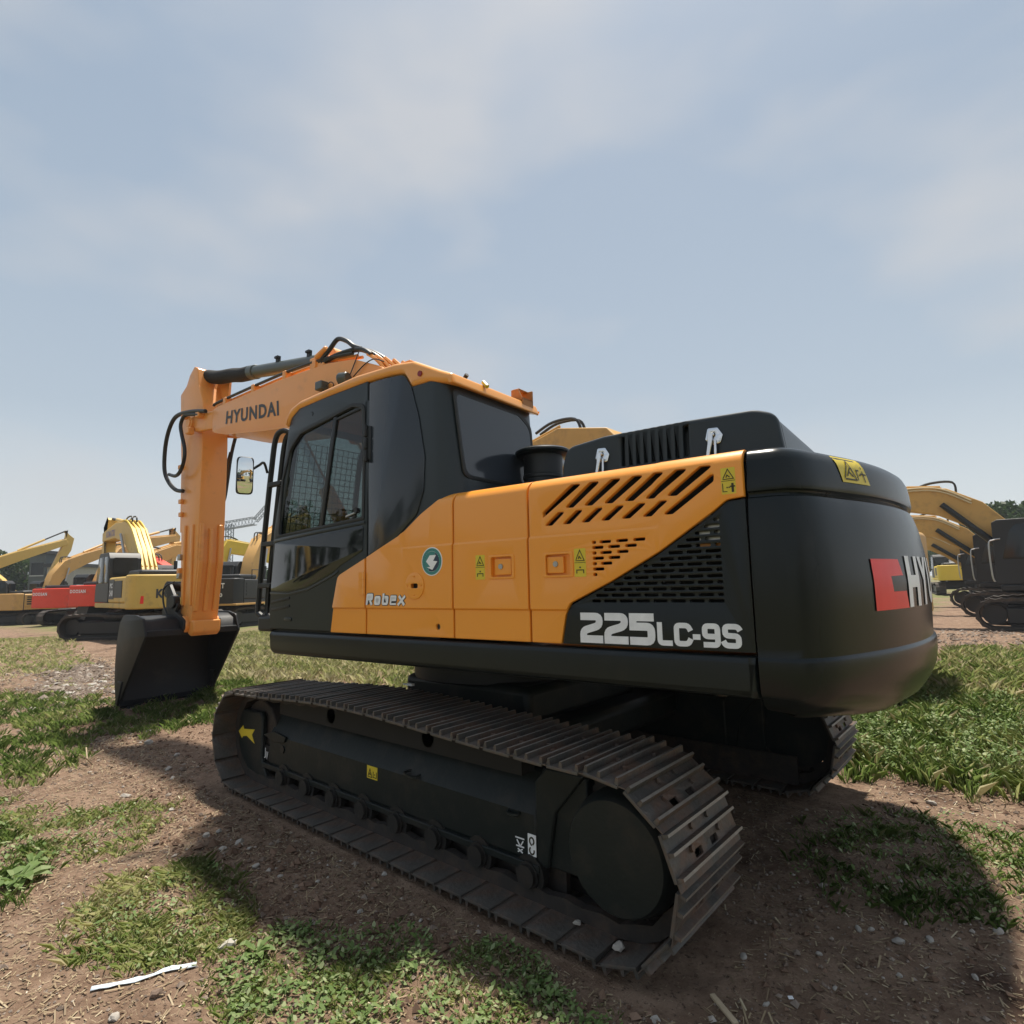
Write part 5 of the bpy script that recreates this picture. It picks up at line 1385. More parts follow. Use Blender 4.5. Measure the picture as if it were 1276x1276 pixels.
# heap of broken rubble by the bucket
for i in range(46):
    a_ = random.gauss(0, 1); b_ = random.gauss(0, 1)
    x, y = -8.9 + 1.3 * a_ - .2 * b_, -.78 - .30 * a_ + .32 * b_
    if x > -6.5: continue
    rock('rubble_chunk', x, y, random.uniform(.03, .075), 'chip of grey and tan rubble scattered left of the bucket', m=random.choice(['stone', 'stone', M['stone']]), flatk=.4, cat='rubble', grp='rubble beside the bucket')
# strip of white paper
me = bpy.data.meshes.new('paper_strip')
A_, B_ = Vector((.335, -2.815)), Vector((.490, -2.490))
d_ = (B_ - A_).normalized(); n2 = Vector((-d_.y, d_.x))
vs_, fs = [], []
for i in range(13):
    t = i / 12; p = A_.lerp(B_, t)
    wd_ = .0125 + .0025 * math.sin(i * 1.7) + .002 * math.sin(i * 4.1)
    for s_, lift in ((-1, .003), (0, .004 + .003 * math.sin(i * 1.3)), (1, .006)):
        q = p + n2 * wd_ * s_; vs_.append((q.x, q.y, max(hgt(q.x, q.y), hgt(p.x, p.y) - .004) + lift + .006))
for i in range(12):
    for j in range(2): fs.append((i * 3 + j, (i + 1) * 3 + j, (i + 1) * 3 + j + 1, i * 3 + j + 1))
me.from_pydata(vs_, [], fs)
ps = link('paper_strip', me, mat('pale_blue_paper', (.62, .70, .76), .6, var=.12, vscale=30), sharp=60)
sm_ = ps.modifiers.new('thickness', 'SOLIDIFY'); sm_.thickness = .002
tag(ps, 'long narrow pale blue white strip of paper lying on the soil', 'paper strip')
def stick(name, x0, y0, x1, y1, w_, th, m, lab, cat, grp=None):
    z0, z1 = hgt(x0, y0) + th, hgt(x1, y1) + th
    a_, b_ = Vector((x0, y0, z0)), Vector((x1, y1, z1)); d = (b_ - a_).normalized(); s = d.cross(Vector((0, 0, 1))).normalized(); u = s.cross(d)
    mb = MB(); vs_ = [p + s * sx_ * w_ / 2 + u * uz * th for p in (a_, b_) for sx_, uz in ((-1, -.5), (1, -.5), (1, .5), (-1, .5))]
    mb.add(vs_, [(0, 1, 2, 3), (7, 6, 5, 4), (0, 4, 5, 1), (1, 5, 6, 2), (2, 6, 7, 3), (3, 7, 4, 0)])
    o = link(name, mb, m, bevel=.0015); return tag(o, lab, cat, grp)
M['wood'] = mat('weathered_wood', (.46, .36, .24), .85, var=.25, vscale=30)
stick('wood_offcut', 2.185, -1.335, 2.305, -1.42, .020, .010, 'wood', 'pale broken strip of wood on dark soil behind the rear track', 'wood strip')
stick('paper_scrap', 2.405, -1.175, 2.420, -1.165, .016, .004, 'white', 'tiny white scrap of paper on the soil behind the rear track', 'paper scrap')
ob = up('white_tag', MB().box(-.055, .0, -.965, -.94, .86, .875).box(-.10, -.05, -.962, -.95, .862, .870), 'white')
ob.parent = None; ob.rotation_euler.z = 0; ob.location = (-.03, .03, -.012)
ob.name = 'white_scrap'; tag(ob, 'small white scrap lying on top of the track under the body', 'scrap')
mb = MB()
for p_, q_ in (((-3.42, -1.96), (-3.30, -1.86)), ((-3.40, -1.95), (-3.55, -1.93)), ((-3.36, -1.92), (-3.33, -2.03))):
    z = hgt(*p_); mb.tube([(p_[0], p_[1], z + .01), ((p_[0] + q_[0]) / 2, (p_[1] + q_[1]) / 2, z + .08), (q_[0], q_[1], z + .13)], .006, 5)
ob = link('dry_stalk', mb, 'wood'); tag(ob, 'forked dry pale stalk standing on soil beside the left grass', 'dry stalk')
# broad-leaved weeds
def weed(x, y, n_, r_, lab, up_=.4, m='weed'):
    V4, tt = [], []
    z = hgt(x, y)
    for i in range(n_):
        a_ = i * 2.4 + random.uniform(-.3, .3); L_ = r_ * random.uniform(.6, 1.15); e = random.uniform(up_ * .5, up_ * 1.4); wd_ = L_ * random.uniform(.16, .24)
        d = Vector((math.cos(a_), math.sin(a_), 0)); s = Vector((-d.y, d.x, 0))
        P_ = lambda t: Vector((x, y, z)) + d * L_ * t + Vector((0, 0, 1)) * (L_ * e * math.sin(t * 2.4) + .01)
        ts = [.05, .3, .6, .85, 1.0]; ws = [.15, .7, 1.0, .6, .05]
        for k_ in range(4):
            c0, c1 = P_(ts[k_]), P_(ts[k_ + 1]); w0, w1 = wd_ * ws[k_], wd_ * ws[k_ + 1]; up2 = Vector((0, 0, .35))
            t0 = random.uniform(.35, .8)
            V4.append([c0, c0 + (s + up2) * w0, c1 + (s + up2) * w1, c1]); tt.append(t0)
            V4.append([c1, c1 + (-s + up2) * w1, c0 + (-s + up2) * w0, c0]); tt.append(t0 - .08)
    o = quads_mesh('broad_leaf_weed', np.array([[list(p) for p in q] for q in V4]), np.array(tt), m, kind=None)
    return tag(o, lab, 'weed')
weed(-1.05, -2.82, 13, .15, 'broad leaved weed rosette at the left edge of the photo')
weed(-1.25, -2.72, 10, .12, 'second broad leaved weed rosette, just behind the one at the left edge')
weed(.62, -2.30, 9, .075, 'small pale leaved weed beside the largest white stone')
TALL = [(1.95, 2.25, .42), (2.25, 2.05, .36), (2.75, 2.1, .40), (2.1, 2.9, .45), (2.6, 2.7, .38), (3.1, 2.3, .34), (1.8, 3.3, .40), (2.45, 3.5, .42), (3.0, 3.2, .40), (3.4, 2.9, .36)]
for i, (x, y, h_) in enumerate(TALL):
    V4, tt = [], []; z = hgt(x, y)
    for sidx in range(16):
        a_ = random.uniform(0, 6.28); l_ = random.uniform(.05, .30); hh = h_ * random.uniform(.55, 1.1)
        base = Vector((x + random.gauss(0, .07), y + random.gauss(0, .07), z)); tip = base + Vector((math.cos(a_) * l_, math.sin(a_) * l_, hh)); s = Vector((-math.sin(a_), math.cos(a_), 0)) * .003
        V4.append([base - s, base + s, tip + s * .4, tip - s * .4]); tt.append(.5)
        for k_ in range(11):
            t = random.uniform(.15, 1.0); c = base.lerp(tip, t); b2 = random.uniform(0, 6.28); L_ = random.uniform(.018, .05) * (1.25 - .6 * t)
            d = Vector((math.cos(b2), math.sin(b2), random.uniform(-.1, .7))); q = Vector((-d.y, d.x, 0)).normalized() * L_ * .32
            V4.append([c, c + d * L_ * .5 + q, c + d * L_, c + d * L_ * .5 - q]); tt.append(random.uniform(.25, 1.0))
    o = quads_mesh('tall_weed', np.array([[list(p) for p in q] for q in V4]), np.array(tt), 'weed', kind=None)
    tag(o, ['tall weed nearest the far track, in its shade', 'tall weed at the front edge of the green bank right of the far track', 'tall weed in the middle of the front edge of the green bank', 'tallest weed, close behind the counterweight', 'tall weed standing mid bank behind the front row of weeds', 'tall weed at the right end of the front edge of the green bank', 'tall weed just right of the counterweight bottom corner', 'tall weed at the back of the green bank', 'tall weed towards the back right of the green bank', 'rightmost tall weed, near the right edge of the photo'][i], 'weed', 'tall weeds behind the counterweight')

# ================================================================== OTHER MACHINES
M['y_kom'] = mat('faded_yellow_paint', (.62, .41, .095), .5, var=.12, vscale=2, dirt=(.22, .15, .08), dscale=2.2, damt=.3)
M['y_boom'] = mat('yellow_boom_paint', (.66, .44, .12), .5, var=.1, vscale=2, dirt=(.25, .17, .09), dscale=2, damt=.2)
M['tan'] = mat('tan_boom_paint', (.58, .335, .105), .5, var=.1, vscale=2, dirt=(.25, .16, .09), dscale=2, damt=.2)
M['cat'] = mat('machine_yellow_paint', (.60, .345, .10), .5, var=.1, vscale=2, dirt=(.22, .14, .07), dscale=2, damt=.25)
M['y_bright'] = mat('bright_yellow_paint', (.70, .50, .05), .5, var=.1, vscale=2)
M['lit_pipe'] = mat('lit_pipe_paint', (.66, .52, .30), .45, var=.2)
M['dred'] = mat('red_paint', (.78, .06, .028), .45, var=.12, vscale=2, dirt=(.25, .08, .05), dscale=2, damt=.2)
M['dark'] = mat('dark_machine_paint', (.020, .021, .023), .5, var=.25, vscale=3)
M['bgtrack'] = mat('dusty_track', (.050, .042, .036), .85, var=.35, vscale=5, dirt=(.12, .085, .06), dscale=3, damt=.4)
M['bgglass'] = mat('dark_cab_glass', (.012, .015, .017), .12)
M['purple'] = mat('faded_purple_decal', (.22, .17, .30), .5)
def beam(cl, y0, y1):
    """variable-depth girder along a centre line of (forward, z, depth)"""
    P_ = [Vector((-f, z)) for f, z, d in cl]; up_, lo_ = [], []
    for i, p in enumerate(P_):
        t = (P_[min(i + 1, len(P_) - 1)] - P_[max(i - 1, 0)]).normalized(); n_ = Vector((-t.y, t.x))
        if n_.y < 0 and abs(t.x) > .3: n_ = -n_
        if abs(t.x) <= .3: n_ = Vector((1, 0)) * (1 if True else 1)
        up_.append(tuple(p + n_ * cl[i][2] / 2)); lo_.append(tuple(p - n_ * cl[i][2] / 2))
    return up_ + lo_[::-1]
def bg_excavator(lab, x, y, heading, uc, body, boomm, cwm, boom, arm, sc_=1.0, cab='cab', detail=True, grp=None, cabm='dark', roofm=None, bucket=True, rail=False, dcyl=False):
    rz = R(heading - 180)
    t = thing('excavator', (x, y, hgt(x, y) if math.hypot(x, y) < 60 else 0), lab, 'excavator', grp, rz)
    t.scale = (sc_,) * 3
    du = R(uc - heading)
    for yc in (-1.19, 1.19):
        pr = []
        n_ = 84
        for i in range(n_):
            s = (i + .5) / n_ * 2 * (3.5 + PI * .40)
            L_ = 3.5
            if s < L_: p, nr = Vector((1.75 - s, 0.03)), Vector((0, -1))
            elif s < L_ + PI * .40: a_ = (s - L_) / .40; p, nr = Vector((-1.75 - .40 * math.sin(a_), .43 - .40 * math.cos(a_))), Vector((-math.sin(a_), -math.cos(a_)))
            elif s < 2 * L_ + PI * .40: q = s - L_ - PI * .40; p, nr = Vector((-1.75 + q, .83 + .03 * math.sin(q / L_ * PI * 3))), Vector((0, 1))
            else: a_ = (s - 2 * L_ - PI * .40) / .40; p, nr = Vector((1.75 + .40 * math.sin(a_), .43 + .40 * math.cos(a_))), Vector((math.sin(a_), math.cos(a_)))
            pr.append((p, nr))
        vs_, fs = [], []
        for i, (p, nr) in enumerate(pr):
            o_ = p + nr * (.03 if i % 2 else 0); q = p - nr * .07
            for yy in (yc - .3, yc + .3): vs_ += [(o_.x, yy, o_.y), (q.x, yy, q.y)]
        for i in range(n_):
            a_, b_ = i * 4, ((i + 1) % n_) * 4
            fs += [(a_, b_, b_ + 2, a_ + 2), (a_ + 1, a_ + 3, b_ + 3, b_ + 1), (a_, a_ + 1, b_ + 1, b_), (a_ + 2, b_ + 2, b_ + 3, a_ + 3)]
        tk_ = link('crawler_track', MB().add(vs_, fs), 'bgtrack', t, rz=du, sharp=20)
        link('track_frame', MB().box(-1.5, 1.5, yc - .17, yc + .20, .18, .62), 'dark', tk_, bevel=.04)
        link('drive_wheel', MB().cyl((1.75, yc - .2, .43), (1.75, yc + .24, .43), .27, n=20), 'dark', tk_)
        link('front_idler', MB().cyl((-1.75, yc - .12, .43), (-1.75, yc + .16, .43), .27, n=20), 'dark', tk_)
        link('roller_row', MB().box(-1.45, 1.45, yc - .12, yc + .12, .06, .2), 'dark', tk_)
    link('car_body', MB().box(-.9, .9, -1, 1, .45, .9).box(-.6, .6, -.6, .6, .88, 1.08), 'dark', t, rz=du, bevel=.05)
    link('platform', MB().box(-1.55, 2.3, -1.33, 1.33, 1.05, 1.22), body, t, bevel=.03)
    link('engine_house', MB().box(.25, 2.3, -1.33, 1.33, 1.22, 2.08), body, t, bevel=.06)
    link('engine_hood', MB().box(.9, 2.25, -.95, 1.1, 2.08, 2.30), 'dark', t, bevel=.08)
    link('side_grille', MB().box(1.0, 1.9, -1.345, -1.32, 1.4, 1.95), 'dark', t)
    for q in range(4): link('side_grille', MB().box(1.2, 2.1, 1.32, 1.345, 1.38 + q * .15, 1.47 + q * .15), 'dark', t)
    link('body_seam', MB().box(2.285, 2.315, 1.30, 1.36, 1.05, 2.1), 'dark', t)
    link('hood_rail', MB().tube([(.5, 1.2, 2.08), (.5, 1.2, 2.5), (1.5, 1.2, 2.5), (1.5, 1.2, 2.08)], .02, 5, smooth=False), 'dark', t)
    link('exhaust_pipe', MB().cyl((1.6, .3, 2.28), (1.6, .3, 2.62), .06, n=10), 'dark', t)
    link('storage_box', MB().box(-1.4, .2, .55, 1.33, 1.22, 1.95), body, t, bevel=.05)
    cp = [(2.3, -1.35)] + [(2.3 + .52 * math.sin(q), -1.35 + .25 * (1 - math.cos(q))) for q in np.linspace(.5, PI / 2 - .25, 4)] + [(2.86, -.6), (2.90, 0), (2.86, .6)] + [(2.3 + .52 * math.sin(q), 1.35 - .25 * (1 - math.cos(q))) for q in np.linspace(.5, PI / 2 - .25, 4)][::-1] + [(2.3, 1.35)]
    cwo = link('counterweight', MB().prism(cp, 1.03, 2.12, 'z'), cwm, t, bevel=.05, seg=3)
    # cab
    side = rpoly([(-1.62, 1.24), (-1.60, 1.7), (-1.35, 2.75, .15), (-1.2, 2.97, .2), (-.05, 2.97, .15), (.14, 2.75, .1), (.18, 1.24)], .02, 4)
    if dcyl: side = rpoly([(-1.62, 1.24), (-1.60, 2.90, .06), (-1.48, 2.97, .05), (.10, 2.97, .06), (.18, 2.86), (.18, 1.24)], .02, 4)
    c_ = link('cab', MB().prism(side, -1.33, -.36, 'y'), cabm, t, bevel=.03)
    win = rpoly([(-1.45, 1.9), (-1.25, 2.65, .1), (-1.12, 2.82, .1), (-.55, 2.82), (-.55, 1.9)], .04, 3)
    link('side_window', flat(win, (), .012, .003, sideL(-1.338)), 'bgglass', c_)
    link('side_window', flat(rpoly([(-.48, 1.9), (-.48, 2.82), (-.02, 2.82, .1), (.06, 2.7), (.08, 1.9)], .04, 3), (), .012, .003, sideL(-1.338)), 'bgglass', c_)
    link('rear_window', MB().prism(rpoly([(-1.22, 2.15), (-1.22, 2.78), (-.47, 2.78), (-.47, 2.15)], .06, 3), .15, .19, 'x'), 'bgglass', c_)
    link('windscreen', MB().prism([(-1.64, 1.75), (-1.40, 2.72), (-1.37, 2.72), (-1.60, 1.75)], -1.24, -.45, 'y'), 'bgglass', c_)
    if roofm: link('cab_roof', MB().box(-1.15, -.05, -1.30, -.40, 2.95, 3.0), roofm, c_, bevel=.02)
    if rail:
        link('hand_rail', MB().tube([(-1.66, -1.38, 1.3), (-1.70, -1.40, 1.5), (-1.70, -1.40, 2.3), (-1.6, -1.38, 2.42), (-1.45, -1.36, 2.45)], .022, 6), 'steel', t)
    # boom, arm, cylinders, bucket
    bo_ = link('boom', MB().prism(beam(boom, 0, 0), -.28, .28, 'y'), boomm, t, bevel=.02)
    i_ = len(boom) // 2
    for yy in (-.38, .38):
        q = boom[i_]
        bc_ = link('boom_cylinder', MB().cyl((-.75, yy, 1.45), (-.75 + (-q[0] + .75) * .6, yy, 1.45 + (q[1] - .1 - 1.45) * .6), .09, n=12), 'dark', t)
        link('cylinder_rod', MB().cyl((-.75 + (-q[0] + .75) * .6, yy, 1.45 + (q[1] - .1 - 1.45) * .6), (-q[0], yy, q[1] - .1), .085 if dcyl else .05, n=10), 'dark' if dcyl else 'steel', bc_)
    ar_ = link('arm', MB().prism(beam(arm, 0, 0), -.19, .19, 'y'), boomm, t, bevel=.02)
    q, e = boom[-2], arm[0]
    ac_ = link('arm_cylinder', MB().cyl((-q[0], 0, q[1] + q[2] * .62), (-(q[0] * .45 + e[0] * .55), 0, (q[1] + q[2] * .62) * .45 + e[1] * .55), .085, n=12), boomm, t)
    link('cylinder_rod', MB().cyl((-(q[0] * .45 + e[0] * .55), 0, (q[1] + q[2] * .62) * .45 + e[1] * .55), (-e[0], 0, e[1]), .055, n=10), 'dark', ac_)
    q0, q1 = boom[i_], boom[i_ - 1]
    for k_ in range(2):
        link('boom_hose', MB().tube([(-q0[0] - .7, -.1 + .15 * k_, q0[1] + q0[2] * .5 + .05), (-q0[0] - .25, -.1 + .15 * k_, q0[1] + q0[2] * .5 + .20), (-q0[0] + .3, -.1 + .15 * k_, q0[1] + q0[2] * .5 + .16), (-(q0[0] + q1[0]) / 2, -.1 + .15 * k_, (q0[1] + q1[1]) / 2 + .38)], .03, 6), 'dark', bo_)
        link('boom_pipe', MB().tube([(-f, -.2 + .4 * k_, z + d * .5 + .05) for f, z, d in boom[i_:]], .03, 6, smooth=False), boomm, bo_)
    if dcyl:
        for k_ in range(2): link('lit_edge_pipe', MB().tube([(-f, -.31, z + d * (.46 - .1 * k_)) for f, z, d in boom[2:]], .028, 6), 'lit_pipe', bo_)  # pipes coloured pale to stand in for the boom's lit top rim
    if bucket:
        f, z, d = arm[-1]
        bx = [(-f - .15, z + .1), (-f - .8, z + .15), (-f - 1.2, z - .25), (-f - 1.15, z - .75), (-f - .7, z - 1.05), (-f - .62, z - 1.0), (-f - .95, z - .68), (-f - .9, z - .3), (-f - .3, z - .02)]
        bk_ = link('bucket', MB().prism(bx, -.6, .6, 'y'), 'dark', t)
        for yy in (-.62, .59): link('side_plate', MB().prism([(-f - .15, z + .1), (-f - .8, z + .15), (-f - 1.2, z - .25), (-f - 1.15, z - .75), (-f - .65, z - 1.05)], yy, yy + .03, 'y'), 'dark', bk_)
    return t, cwo, bo_
def hpos(px, depth):
    """a spot on the ground, given as bearing and range from the shooting point (metres)"""
    v_, r_ = Vector((math.cos(_yaw), math.sin(_yaw))), Vector((math.sin(_yaw), -math.cos(_yaw)))
    p = Vector((CAM.x, CAM.y)) + v_ * depth + r_ * depth * (px - 638) / 725.117
    return round(p.x, 2), round(p.y, 2)
STD_BOOM = [(.1, 2.0, .35), (1.0, 2.9, .62), (2.0, 3.65, .85), (2.7, 3.95, .82), (4.0, 4.1, .62), (6.0, 3.95, .36)]
STD_ARM = [(5.7, 4.75, .2), (6.0, 4.3, .6), (6.1, 3.7, .62), (5.9, 2.4, .42), (5.7, 1.35, .28)]
def shift(l, df, dz, s=1): return [(f * s + df, z + dz, d) for f, z, d in l]

# the worn yellow one behind the bucket
t, cwo, bo_ = bg_excavator('weathered yellow excavator facing away behind the black bucket, dark cab', hpos(224, 19.3)[0] - 2.85, hpos(224, 19.3)[1] + .05, 178, 216, 'y_kom', 'y_boom', 'y_kom', STD_BOOM, STD_ARM[:4], cabm='dark', bucket=False)
def rear_text(par, word, y0, y1, z0, z1, m, xr=2.86, bold=.03):
    cpx = [(-1.162, 2.804), (-.6, 2.86), (0, 2.90), (.6, 2.86), (1.162, 2.804)]
    def mp_(u_, v_):
        y = y0 + (y1 - y0) * u_
        for (ya, xa), (yb, xb) in zip(cpx, cpx[1:]):
            if y <= yb: break
        return (xa + (xb - xa) * (y - ya) / (yb - ya) + .012, y, z0 + (z1 - z0) * v_)
    link('lettering', text_mesh(word, 1, mp_, bold=bold, sub=.05), m, par, fin=False)
rear_text(cwo, 'KOMATSU', -.62, .95, 1.36, 1.66, 'letter_dark', bold=.045)
link('reflector', MB().prism([(-1.05, 1.2), (-.85, 1.2), (-.90, 1.44), (-1.03, 1.44)], 2.79, 2.825, 'x'), 'red', cwo)
link('reflector', MB().prism([(.85, 1.2), (1.05, 1.2), (1.03, 1.44), (.90, 1.44)], 2.79, 2.825, 'x'), 'red', cwo)
link('lettering', text_mesh('KOMATSU', 1, lambda u_, v_: (-5.35 + 1.35 * u_, -.284, 3.88 + .28 * v_), bold=.04), 'purple', bo_, fin=False)
sp2 = link('side_panel', MB().box(.35, .95, -1.345, -1.325, 1.35, 2.0), 'letter_dark', t)
link('lettering', text_mesh('PC', 1, lambda u_, v_: (.50 + .3 * u_, -1.35, 1.72 + .16 * v_), bold=.03), 'white', sp2, fin=False)
link('lettering', text_mesh('240', 1, lambda u_, v_: (.48 + .38 * u_, -1.35, 1.45 + .20 * v_), bold=.03), 'white', sp2, fin=False)
for k_ in range(4):
    yy = -.24 + k_ * .15
    link('boom_pipe', MB().tube([(-.2, yy, 2.5), (-1.0, yy, 3.32), (-1.75, yy, 3.98), (-2.5, yy, 4.36), (-3.0, yy, 4.42)], .035, 6), 'y_bright', bo_)
# far left row
x, y = hpos(22, 40)
bg_excavator('tan excavator at the far left edge, seen behind the red ones', x, y, 235, 240, 'tan', 'y_boom', 'tan', STD_BOOM, STD_ARM, bucket=True)
x, y = hpos(-70, 42)
bg_excavator('yellow excavator at far left with its tall boom and arm raised to the right', x, y, 100, 100, 'y_kom', 'y_boom', 'dark', [(.1, 2.0, .4), (1.2, 3.2, .75), (2.2, 4.0, .9), (4.2, 4.9, .75), (7.4, 6.2, .45)], [(7.3, 7.1, .2), (7.6, 6.5, .6), (7.4, 5.6, .7), (6.8, 4.2, .5), (6.3, 3.0, .35)])
x, y = hpos(58, 41)
bg_excavator('tan boomed excavator hidden behind the red pair, only its bent boom showing', x, y, 116, 110, 'tan', 'tan', 'tan', [(.1, 2.0, .5), (.6, 3.2, .85), (1.3, 4.0, .95), (2.6, 4.6, .8), (6.4, 6.0, .45)], [(6.2, 6.7, .2), (6.6, 6.2, .6), (6.5, 5.3, .6), (6.2, 3.8, .4), (6.0, 2.6, .3)])
x, y = hpos(118, 35.5)
t, cwo, bo_ = bg_excavator('red excavator with tan boom, left one of the red pair', x, y, 122, 110, 'dred', 'tan', 'dred', [(.1, 2.0, .4), (.9, 3.3, .8), (1.7, 4.2, .9), (3.4, 5.0, .75), (6.4, 5.6, .4)], [(6.3, 6.3, .2), (6.6, 5.8, .6), (6.5, 5.0, .6), (6.2, 3.4, .4), (6.0, 2.4, .3)])
rear_text(cwo, 'DOOSAN', -1.1, -.1, 1.72, 1.90, 'white')
x, y = hpos(166, 33)
t, cwo, bo_ = bg_excavator('red excavator with black hand rail, right one of the red pair', x, y, 122, 112, 'dred', 'tan', 'dred', [(.1, 2.0, .4), (.8, 2.9, .7), (1.5, 3.7, .8), (3.0, 4.2, .7), (5.6, 4.3, .4)], [(5.5, 5.0, .2), (5.8, 4.5, .5), (5.7, 3.8, .5), (5.5, 2.6, .4), (5.3, 1.6, .3)], rail=True)
rear_text(cwo, 'DOOSAN', -1.1, -.1, 1.72, 1.90, 'white')
x, y = hpos(226, 29)
bg_excavator('red excavator mostly hidden behind the orange arm', x, y, 200, 200, 'dred', 'dred', 'dark', [(.1, 2.0, .4), (1.0, 2.7, .6), (1.9, 3.05, .7), (3.4, 3.1, .6), (5.4, 2.7, .4)], [(5.3, 3.2, .2), (5.6, 2.8, .5), (5.6, 2.2, .5), (5.5, 1.6, .4), (5.4, 1.2, .3)])
x, y = hpos(306, 27.5)
t, cwo, bo_ = bg_excavator('yellow excavator with black counterweight between the orange arm and the cab guard', x, y, 124, 110, 'dark', 'tan', 'dark', [(.1, 2.0, .5), (.5, 2.9, .8), (1.1, 3.7, .95), (2.3, 4.3, .85), (5.6, 5.6, .5)], [(5.5, 6.3, .2), (5.8, 5.8, .6), (5.8, 5.0, .6), (5.5, 3.6, .4), (5.4, 2.4, .3)])
link('catwalk', MB().box(-.6, 2.95, -1.40, 1.40, .98, 1.06), 'tan', t, bevel=.01)
rear_text(cwo, 'CAT', .30, .80, 1.70, 1.92, 'white', bold=.03)
rear_text(cwo, '320', .30, .72, 1.34, 1.50, 'white')
x, y = hpos(258, 37)
bg_excavator('yellow excavator far behind, its boom peeking out right of the orange arm', x, y, 100, 100, 'cat', 'y_bright', 'cat', [(.1, 2.0, .5), (.6, 3.4, .8), (1.3, 4.6, .9), (3.2, 4.4, .8), (5.6, 3.6, .5)], [(5.5, 4.3, .2), (5.8, 3.8, .6), (5.8, 3.0, .6), (5.5, 2.2, .4), (5.4, 1.6, .3)])
# the one parked alongside
bg_excavator('tan yellow excavator parked right beside the big orange one, hidden but for boom and rear', -.62, 5.95, 180, 180, 'cat', 'cat', 'cat', [(.1, 2.0, .4), (1.0, 3.1, .75), (2.0, 4.05, .9), (2.9, 4.22, .85), (4.0, 4.05, .62), (6.4, 3.5, .36)], [(6.2, 4.1, .2), (6.5, 3.7, .55), (6.5, 3.1, .55), (6.2, 2.1, .4), (6.0, 1.35, .28)])
# row at right
BIG = [(.9, 1.9, .46), (1.4, 2.65, .66), (2.0, 3.28, .80), (2.7, 3.70, .82), (3.5, 3.84, .72), (4.8, 3.84, .55), (6.6, 3.6, .36)]
BARM = [(6.3, 4.2, .2), (6.7, 3.7, .55), (6.7, 3.0, .5), (6.5, 2.0, .4), (6.3, 1.35, .28)]
bg_excavator('nearest yellow excavator of the right row, black cab and largest boom', hpos(1236, 15.8)[0] + 1.6, hpos(1236, 15.8)[1] + 1.35, 180, 180, 'dark', 'cat', 'dark', BIG, BARM, rail=True, dcyl=True)
lowb = lambda l, k: [l[0]] + [(f, z - k, d * .95) for f, z, d in l[1:]]
bg_excavator('middle yellow excavator of the right row, black cab behind the nearest one', hpos(1211, 21)[0] + 1.6, hpos(1211, 21)[1] + 1.35, 180, 180, 'dark', 'cat', 'dark', lowb(BIG, .34), lowb(BARM, .2), rail=True, dcyl=True)
bg_excavator('farthest yellow excavator of the right row, smallest boom', hpos(1193, 27)[0] + 1.6, hpos(1193, 27)[1] + 1.35, 180, 180, 'dark', 'cat', 'dark', lowb(BIG, .62), lowb(BARM, .3), rail=True, dcyl=True)
x, y = hpos(1185, 44)
bg_excavator('bright yellow excavator far behind the right row', x, y, 100, 100, 'y_bright', 'dark', 'y_bright', [(.1, 1.8, .3), (.6, 2.2, .4), (1.2, 2.4, .4), (2.2, 2.4, .4), (3.6, 2.2, .3)], [(3.5, 2.6, .2), (3.7, 2.3, .3), (3.7, 2.0, .3), (3.6, 1.6, .3), (3.5, 1.3, .2)])

# parked opposite: seen in the wing mirror and the cab glass
bg_excavator('yellow excavator reflected in the lower glass of the cab door', -15.0, -12.0, 180, 180, 'y_kom', 'y_boom', 'y_kom', STD_BOOM, STD_ARM)
bg_excavator('tan excavator reflected in the wing mirror', 21.0, -11.0, 120, 120, 'cat', 'tan', 'cat', STD_BOOM, STD_ARM)
# ================================================================== BUILDINGS, CRANE, TREES
def building(px, depth, w_, d_, h_, rz, m, lab, roofm, wins):
    x, y = hpos(px, depth)
    t = thing('building', (x, y, 0), lab, 'building', None, R(rz))
    wl = link('wall', MB().box(-w_ / 2, w_ / 2, -d_ / 2, d_ / 2, -.2, h_), m, t)
    link('roof', MB().box(-w_ / 2 - .3, w_ / 2 + .3, -d_ / 2 - .3, d_ / 2 + .3, h_, h_ + .35), roofm, t)
    for i in range(wins):
        xx = -w_ / 2 + (i + .5) * w_ / wins
        wn = link('window', MB().box(xx - .6, xx + .6, -d_ / 2 - .04, -d_ / 2 + .05, h_ - 2.2, h_ - .9), 'bgglass', wl)
        link('window_frame', MB().box(xx - .7, xx + .7, -d_ / 2 - .07, -d_ / 2 - .045, h_ - 2.32, h_ - 2.2), 'steel', wn)
building(100, 62, 2.6, 6, 4.3, 45, mat('grey_render', (.34, .33, .31), .9, var=.15), 'low grey building with dark flat roof behind the red excavators', 'dark', 1)
building(54, 62, 1.6, 1.8, 5.8, 45, mat('dark_block', (.10, .115, .115), .9, var=.2), 'narrow dark grey block behind the far left booms', 'dark', 1)
# tower crane with lattice jib
cx_, cy_ = hpos(284, 120)
cr_ = thing('tower_crane', (cx_, cy_, 0), 'thin grey lattice crane far away right of the orange arm', 'crane', None, R(41))
M['crane'] = mat('crane_steel', (.16, .18, .20), .7)
def lattice(p, q, w_, n_, r_):
    p, q = Vector(p), Vector(q); d = (q - p).normalized(); s = d.cross(Vector((0, 1, 0))).normalized() * w_ / 2; e = Vector((0, 1, 0)) * w_ / 2
    mb = MB()
    cs = [s + e, s - e, -s - e, -s + e]
    for c in cs: mb.cyl(p + c, q + c, r_, n=4)
    for i in range(n_):
        a_, b_ = p.lerp(q, i / n_), p.lerp(q, (i + 1) / n_)
        for k_ in range(4): mb.cyl(a_ + cs[k_], b_ + cs[(k_ + 1) % 4], r_ * .6, n=4)
    return mb
link('mast', lattice((0, 0, 0), (0, 0, 15.2), 1.1, 16, .10), 'crane', cr_)
